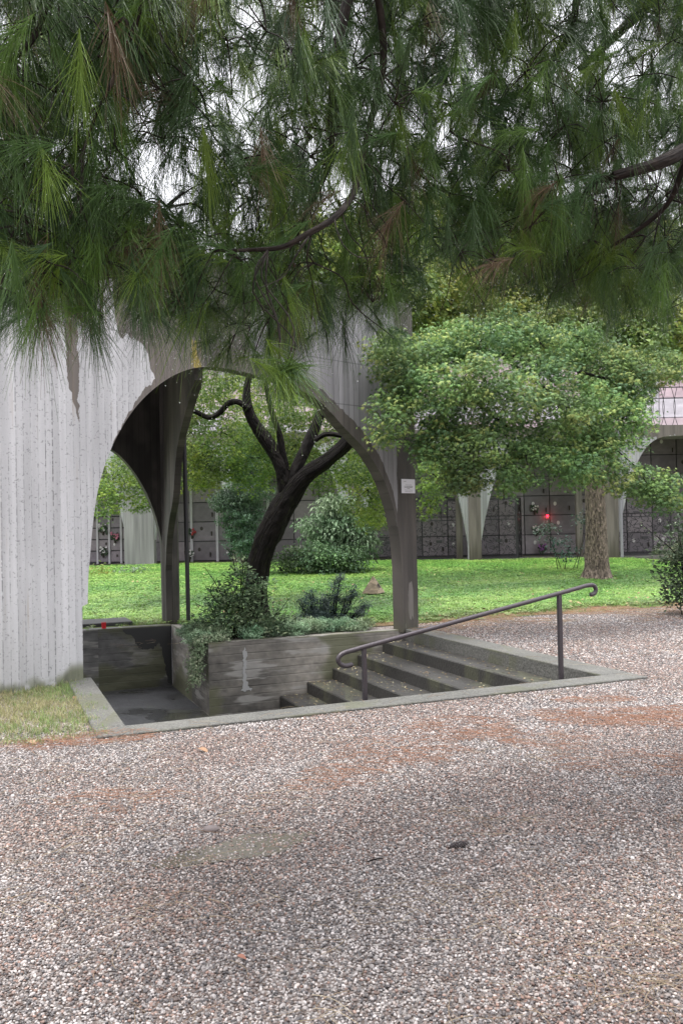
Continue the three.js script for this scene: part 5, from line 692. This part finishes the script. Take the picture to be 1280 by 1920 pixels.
// ---------------------------------------------------------------- lawn grass
{
  setSeed(505);
  const blade = (h, lean, w, a) => { const c = Math.cos(a), s = Math.sin(a), pos = []; const p = (x, y, o) => [c * x + s * o, y, -s * x + c * o]; const A = p(-w, 0, 0), B = p(w, 0, 0), C = p(-w * 0.7, h * 0.6, lean * 0.4), D = p(w * 0.7, h * 0.6, lean * 0.4), T = p(0, h, lean); pos.push(...A, ...B, ...D, ...A, ...D, ...C, ...C, ...D, ...T); return rawGeo(pos); };
  const tuft = (n, h0, h1, R, w) => { const l = []; for (let k = 0; k < n; k++) { const g = blade(rr(h0, h1), rr(0.01, 0.05), w, rr(0, 6.28)); g.translate(rr(-R, R), 0, rr(-R, R)); l.push(g); } return merge(l); };
  const clover = () => { const l = []; for (let k = 0; k < 7; k++) { const x = rr(-0.05, 0.05), z = rr(-0.05, 0.05), y = rr(0.02, 0.05), r0 = rr(0, 6); for (let j = 0; j < 3; j++) { const g = new THREE.CircleGeometry(0.011, 5); g.rotateX(-Math.PI / 2 + 0.25); g.translate(0, 0, 0.011); g.rotateY(r0 + j * 2.094); g.translate(x, y, z); l.push(g); } } return merge(l); };
  const geos = [tuft(13, 0.03, 0.075, 0.06, 0.0032), tuft(13, 0.025, 0.06, 0.06, 0.0035), clover(), clover()], ms = [[], [], [], []], cs = [[], [], [], []];
  for (let k = 0; k < 190000; k++) {
    const v = mix(5.0, 22.5, Math.pow(rnd(), 1.25)), u = rr(-9, 19); const e = lawnEdge(u); if (v < e - 0.4) continue;
    const p = W(u, v), d = -p[2]; if (Math.abs(p[0]) > d * 0.46 + 0.8 || d > 29.2) continue;
    if (v < e + 1.6 && rnd() > smooth(-0.4, 1.6, v - e + 1.1 * (fbm(u * 1.3 + 5, v * 1.3, 3) - 0.5))) continue;
    if (Math.hypot(p[0] - 6.53, d - 22) < 0.75 && rnd() < 0.8) continue;
    const i = Math.floor(rnd() * 4), far = mix(0.9, 1.9, smooth(13, 27, d)); ms[i].push(M4(p[0], lawnH(u, v) - 0.004, p[2], rr(-0.1, 0.1), rr(0, 6.28), rr(-0.1, 0.1), far * rr(0.8, 1.2), mix(1, 1.2, smooth(13, 27, d)) * rr(0.7, 1.2), far * rr(0.8, 1.2)));
    const c = mixc(pick(fbm(u * 0.7, v * 0.9, 3) + rr(-0.2, 0.2) > 0.52 ? [[0.20, 0.36, 0.07], [0.25, 0.38, 0.085]] : [[0.125, 0.28, 0.048], [0.16, 0.325, 0.056], [0.10, 0.23, 0.04]]), [0.22, 0.20, 0.09], 0.8 * smooth(1.5, 0.0, v - e) * rnd()), k2 = rr(0.6, 1.35); cs[i].push(lin(c[0] * k2, c[1] * k2, c[2] * k2));
  }
  const g = thing('lawn_grass', 'short bright green grass and clover covering the lawn', 'grass'); g.userData.kind = 'stuff';
  const m = leafMat(1, 1, 1, 0.35, 0.5), mw = new THREE.MeshPhysicalMaterial({ color: 0xffffff, roughness: 0.4, side: THREE.DoubleSide }); geos.forEach((q, i) => inst('grass_blades', q, i > 1 ? mw : m, ms[i], cs[i], g));
  // straggly patch at the left of the stair well
  const gd = [tuft(12, 0.05, 0.13, 0.05, 0.0022), tuft(12, 0.03, 0.10, 0.06, 0.002)], md = [[], []], cd = [[], []];
  for (let k = 0; k < 5200; k++) {
    const u = rr(-3.4, 0.02), v = rr(-0.5, 2.3), e = -0.18 + 0.3 * (fbm(u * 3, 1.2, 3) - 0.5); if (v < e || u > -0.17 - 0.25 * (fbm(v * 4, 3, 2) - 0.62) ) continue;
    if (v < e + 0.5 && rnd() > 0.35 + (v - e)) continue;
    const p = W(u, v), i = k & 1; md[i].push(M4(p[0], 0, p[2], rr(-0.3, 0.3), rr(0, 6.28), rr(-0.3, 0.3), rr(0.8, 1.3), rr(0.25, 0.6), rr(0.8, 1.3)));
    const c = pick(fbm(u * 2.5, v * 2.5, 3) + rr(-0.3, 0.3) > 0.47 ? [[0.34, 0.31, 0.16], [0.42, 0.38, 0.22], [0.28, 0.28, 0.12]] : [[0.17, 0.26, 0.08], [0.22, 0.30, 0.10]]); const k2 = rr(0.8, 1.25); cd[i].push(lin(c[0] * k2, c[1] * k2, c[2] * k2));
  }
  const h = thing('dry_grass', 'straggly yellow-green grass patch at the foot of the pale wall', 'grass'); h.userData.kind = 'stuff';
  gd.forEach((q, i) => inst('grass_blades', q, m, md[i], cd[i], h));
}
// ---------------------------------------------------------------- gravel, litter
{
  setSeed(606);
  const geos = [0, 1, 2].map(k => { const g = new THREE.IcosahedronGeometry(1, 1), p = g.attributes.position; for (let i = 0; i < p.count; i++) { const x = p.getX(i), y = p.getY(i), z = p.getZ(i), f = 1 + 0.28 * (fbm(x * 1.4 + k * 9 + 5, y * 1.4 + z * 1.7 + 5, 2) - 0.5); p.setXYZ(i, x * f, y * f * [0.62, 0.7, 0.55][k], z * f * [0.8, 0.72, 0.9][k]); } g.computeVertexNormals(); return g; });
  const ms = [[], [], []], cs = [[], [], []];
  const pal = [[0.25, 0.21, 0.19], [0.16, 0.145, 0.135], [0.33, 0.30, 0.275], [0.10, 0.09, 0.086], [0.46, 0.43, 0.40], [0.26, 0.175, 0.14], [0.14, 0.10, 0.082], [0.20, 0.18, 0.168], [0.29, 0.21, 0.175], [0.065, 0.06, 0.06], [0.18, 0.12, 0.098], [0.14, 0.135, 0.135]], grey = [[0.20, 0.19, 0.185], [0.12, 0.115, 0.115], [0.30, 0.29, 0.28], [0.08, 0.078, 0.08], [0.46, 0.45, 0.44], [0.16, 0.13, 0.115], [0.40, 0.385, 0.37]];
  const put = (x, d, s, y, i) => { ms[i].push(M4(x, y, -d, rr(-0.5, 0.5), rr(0, 6.28), rr(-0.5, 0.5), s * rr(0.9, 1.15), s * rr(0.8, 1.1), s)); const c = pick(fbm(x * 1.1 + 8, d * 1.1, 3) + rr(-0.25, 0.25) > (d < 4.4 ? 0.46 : 0.55) ? grey : pal), k = rr(0.64, 1.14); cs[i].push(lin(c[0] * k * 1.06, c[1] * k * 0.985, c[2] * k * 0.97)); };
  const rows = [[2.2, 4.2, 0.0106, 0.0068], [4.2, 6.5, 0.0122, 0.0076], [6.5, 9.5, 0.0155, 0.0094], [9.5, 15.5, 0.022, 0.0125]];
  const pud = (x, d) => { const a = x + 0.56, b = d - 4.25, r = 0.45, c = Math.cos(r), s = Math.sin(r), p = (a * c + b * s) / 0.40, q = (-a * s + b * c) / 0.15; return Math.hypot(p, q) + 1.1 * (fbm(x * 6, d * 9, 4) - 0.5); };
  for (const [d0, d1, st, sz] of rows) for (let d = d0; d < d1; d += st) { const hw = d * 0.44 + 0.5; for (let x = -hw; x < hw; x += st) {
    const X = x + rr(-0.6, 0.6) * st, Dd = d + rr(-0.6, 0.6) * st, [u, v] = toUV(X, Dd);
    if (u > -0.26 && u < 5.1 && v > -0.29) { if (v < 4.6) continue; }
    if (u <= -0.26 && v > -0.15 + 0.3 * (fbm(u * 3, 1.2, 3) - 0.5)) { if (v > 0.3 || rnd() < 0.6) continue; }
    if (u < 5.1 && v > 4.4) continue;
    if (v > 4.4) { const e = lawnEdge(u); if (v > e + 0.5 || rnd() < smooth(-1.2, 0.5, v - e + 0.5 * (fbm(u * 2, v * 2, 2) - 0.5))) continue; }
    const pk = pud(X, Dd); if (pk < 1 && rnd() < 0.3 * smooth(1.1, 0.3, pk)) continue;
    const big = rnd() < 0.04 ? 1.55 : 1; put(X, Dd, sz * rr(0.5, 1.15) * big, rr(-0.001, 0.006), Math.floor(rnd() * 3));
  } }
  const g = thing('gravel', 'mixed grey, white and brown pebbles of the gravel forecourt', 'gravel'); g.userData.kind = 'stuff';
  const m = new THREE.MeshPhysicalMaterial({ color: 0xffffff, roughness: 0.4 }); geos.forEach((q, i) => inst('pebbles', q, m, ms[i], cs[i], g));
  console.log('pebbles', ms.map(a => a.length).join(' '));
  // puddle bed of wet sand
  const pos = []; const N = 90; const rad = k => { const a = k / N * Math.PI * 2; let lo = 0, hi = 1.2; for (let i = 0; i < 18; i++) { const r = (lo + hi) / 2; if (pud(-0.56 + Math.cos(a) * r, 4.25 + Math.sin(a) * r) < 0.95) lo = r; else hi = r; } return lo; };
  for (let k = 0; k < N; k++) { const a = k / N * Math.PI * 2, b = (k + 1) / N * Math.PI * 2, ra = rad(k), rb = rad((k + 1) % N); pos.push(-0.56, 0.0055, -4.25, -0.56 + Math.cos(a) * ra, 0.0055, -4.25 - Math.sin(a) * ra, -0.56 + Math.cos(b) * rb, 0.0055, -4.25 - Math.sin(b) * rb); }
  struct('puddle', rawGeo(pos), std({ color: lin(0.10, 0.085, 0.062), roughness: 0.22, bumpMap: tex(128, 128, (x, y) => fbm(x * 20, y * 20, 3), false), bumpScale: 0.002 }), 'shallow muddy puddle in the gravel');

  // fallen pine needles
  const ng = [0, 1, 2].map(k => { const c = new THREE.CatmullRomCurve3([[-0.075, 0, 0], [-0.025, 0.004, 0.012 * (k - 1)], [0.03, 0.003, 0.016 * (k - 1)], [0.08, 0, 0.0]].map(p => new THREE.Vector3(...p))); return new THREE.TubeGeometry(c, 6, 0.001, 3, false); });
  const mn = [[], [], []], cn = [[], [], []];
  const need = (x, d, c, s = 1) => { const [u, v] = toUV(x, d); if (u > -0.02 && u < 4.75 && v > 0 && v < 4.5) return; if (u < 0 && v > 0.2) return; const i = Math.floor(rnd() * 3); mn[i].push(M4(x, rr(0.008, 0.016) + (u > -0.27 && u < 5.1 && v > -0.3 && v < 4.5 ? 0.02 : 0), -d, rr(-0.06, 0.06), rr(0, 6.28), rr(-0.06, 0.06), s * rr(0.7, 1.2))); const k = rr(0.75, 1.2); cn[i].push(lin(c[0] * k, c[1] * k, c[2] * k)); };
  for (let k = 0; k < 2000; k++) { const d = 2.3 + 10 * Math.pow(rnd(), 1.4), x = rr(-1, 1) * (d * 0.44 + 0.3); if (fbm(x * 1.6 + 3, d * 1.6, 3) + rr(-0.15, 0.15) < 0.42) continue; need(x, d, pick([[0.34, 0.26, 0.16], [0.28, 0.20, 0.12], [0.40, 0.33, 0.22], [0.22, 0.14, 0.09]])); }
  const straw = [0.36, 0.29, 0.19];
  const patch = (x, d, rx, rd, n0, c0) => { const n = n0 * (c0 === straw ? 0.5 : 1.3); for (let k = 0; k < n; k++) { const a = rr(0, 6.28), r = Math.sqrt(rnd()) * (0.7 + 0.6 * fbm(Math.cos(a) * 2 + x, Math.sin(a) * 2 + d, 2)); need(x + Math.cos(a) * r * rx * 1.25, d + Math.sin(a) * r * rd * 1.4, mixc(c0, [0.22, 0.14, 0.09], rnd() * 0.6)); } };
  const red = [0.33, 0.15, 0.085];
  for (const [x, d, rx, rd, n] of [[0.95, 6.6, 0.4, 0.3, 260], [0.35, 6.0, 0.4, 0.28, 200], [0.0, 5.55, 0.22, 0.12, 60], [2.55, 7.05, 0.8, 0.18, 420], [2.9, 6.65, 0.6, 0.2, 260], [2.1, 6.8, 0.4, 0.15, 140], [2.25, 7.6, 0.3, 0.1, 80], [1.5, 6.2, 0.35, 0.2, 100], [-1.35, 5.1, 0.3, 0.15, 70], [-0.15, 5.3, 0.25, 0.1, 50], [1.9, 5.6, 0.5, 0.25, 120], [-1.9, 6.55, 0.35, 0.14, 160], [-2.4, 6.4, 0.4, 0.12, 120]]) patch(x, d, rx, rd, n, red);
  for (const [x, d, rx, rd, n] of [[0.9, 2.75, 0.45, 0.25, 170], [0.35, 3.6, 0.3, 0.18, 90], [1.1, 3.3, 0.35, 0.2, 80], [0.7, 4.6, 0.3, 0.15, 50], [-0.5, 3.4, 0.4, 0.3, 50], [-0.2, 2.6, 0.4, 0.2, 40]]) patch(x, d, rx, rd, n, straw);
  for (let k = 0; k < 9000; k++) { const u = rr(4.8, 14), v = lawnEdge(u) - rr(-0.7, 2.2) * rnd(), p = W(u, v); if (fbm(u * 1.4, v * 1.4, 3) + rr(-0.1, 0.1) < 0.45) continue; need(p[0], -p[2], pick([red, straw, [0.3, 0.2, 0.1]]), 1.2); }
  const nl = thing('needle_litter', 'fallen rust and straw coloured pine needles strewn over the gravel', 'pine needles'); nl.userData.kind = 'stuff';
  const nmat = std({ color: 0xffffff, roughness: 0.7 }); ng.forEach((q, i) => inst('fallen_needles', q, nmat, mn[i], cn[i], nl));
  // leaf crumbs on the steps
  const cg = new THREE.CircleGeometry(0.011, 5); cg.rotateX(-Math.PI / 2); const mc = [], cc = [];
  for (let k = 0; k < 900; k++) { const i = Math.floor(rnd() * 5), ns = [4.4, 3.99, 3.59, 3.19, 2.78], u = rr(ns[i] + 0.02, i ? ns[i - 1] : 4.72), v = 4.46 - Math.pow(rnd(), 1.7) * 3.8; const p = W(u, v, -0.163 * (i + 1) + 0.0235 + rr(0, 0.004)); mc.push(M4(p[0], p[1], p[2], rr(-0.25, 0.25), rr(0, 6.28), rr(-0.25, 0.25), rr(0.5, 1.4))); cc.push(lin(...mulc(pick([[0.34, 0.27, 0.15], [0.42, 0.38, 0.24], [0.22, 0.15, 0.08]]), rr(0.7, 1.1)))); }
  const ml = [], cl = []; for (let k = 0; k < 1500; k++) { const u = rr(2, 15), v = rr(5.2, 17), p = W(u, v, lawnH(u, v) + rr(0.03, 0.06)); if (Math.abs(p[0]) > -p[2] * 0.42) continue; ml.push(M4(p[0], p[1], p[2], rr(-0.5, 0.5), rr(0, 6.28), rr(-0.5, 0.5), rr(1.2, 3.0))); cl.push(lin(...mulc(pick([[0.34, 0.24, 0.12], [0.40, 0.33, 0.16], [0.26, 0.15, 0.08]]), rr(0.7, 1.1)))); }
  const ll = thing('lawn_leaf_litter', 'small tan fallen leaves scattered over the lawn', 'leaves'); ll.userData.kind = 'stuff'; inst('litter', cg, nmat, ml, cl, ll);
  const lc = thing('leaf_crumbs', 'small dry leaf crumbs lying on the steps by the planter', 'leaves'); lc.userData.kind = 'stuff'; inst('crumbs', cg, nmat, mc, cc, lc);
}
{ // single fallen leaves, a cone and a twig
  setSeed(707);
  const leafG = () => { const g = ovalLeaf(0.55, 0.5); g.translate(0, 0.1, -0.7); return g; };
  const drop = (x, d, s, c, ry, label) => { const t = thing('fallen_leaf', label, 'leaf', [x, 0.016, -d], 'single fallen leaves'); t.rotation.y = ry; const m = mesh('blade', leafG(), std({ color: lin(...c), roughness: 0.6 }), t); m.scale.set(s, s, s); m.rotation.x = 0.12; const st = limb([[0, 0.012, -0.7 * s, 0.0016], [0.01, 0.02, -0.7 * s - 0.03, 0.0012]], 4, 2); mesh('stalk', st, std({ color: lin(0.2, 0.12, 0.06) }), t); };
  drop(-1.02, 6.11, 0.058, [0.30, 0.17, 0.09], 1.3, 'tan fallen leaf on the gravel near the front kerb');
  drop(-0.4, 3.17, 0.026, [0.30, 0.13, 0.085], 1.5, 'red-orange fallen leaf on the gravel in the left foreground');
  drop(-2.35, 6.42, 0.06, [0.28, 0.17, 0.09], 1.2, 'tan fallen leaf at the front edge of the grass patch');
  drop(-2.55, 8.1, 0.05, [0.24, 0.11, 0.06], 0.6, 'brown fallen leaf in the grass against the pale wall');
  const cone = thing('pine_cone', 'dark weathered pine cone on the gravel right of centre', 'pine cone', [0.58, 0.016, -4.24]); cone.rotation.y = 0.35;
  const sc = []; for (let k = 0; k < 46; k++) { const t = k / 45, a = k * 2.4, r = 0.02 * Math.sin(Math.PI * (0.15 + 0.8 * t)) + 0.004, g = new THREE.SphereGeometry(0.011, 5, 4); g.scale(1, 0.35, 1.2); g.rotateX(0.5); g.translate(0, 0, r); g.rotateY(a); g.translate(0, t * 0.12, 0); sc.push(g); }
  const cgm = merge(sc); cgm.rotateZ(Math.PI / 2); cgm.scale(0.72, 0.5, 0.6); mesh('scales', cgm, std({ color: lin(0.05, 0.04, 0.042), roughness: 0.7 }), cone);
  const tg = tag(mesh('fallen_twig', limb([[0.09, 0.013, -4.05, 0.003], [0.13, 0.015, -4.07, 0.0035], [0.165, 0.014, -4.08, 0.002]], 6, 5, 0.2), mBark), 'short dark twig lying on the gravel left of the pine cone', 'twig');
  const stn = new THREE.IcosahedronGeometry(0.035, 2); stn.scale(1.25, 0.6, 0.9); stn.translate(-0.72, 0.014, -4.52); tag(mesh('stone', stn, std({ color: lin(0.16, 0.13, 0.125), roughness: 0.6 })), 'single larger brown-grey stone lying above the puddle', 'stone');
}
renderer.render(scene, camera);
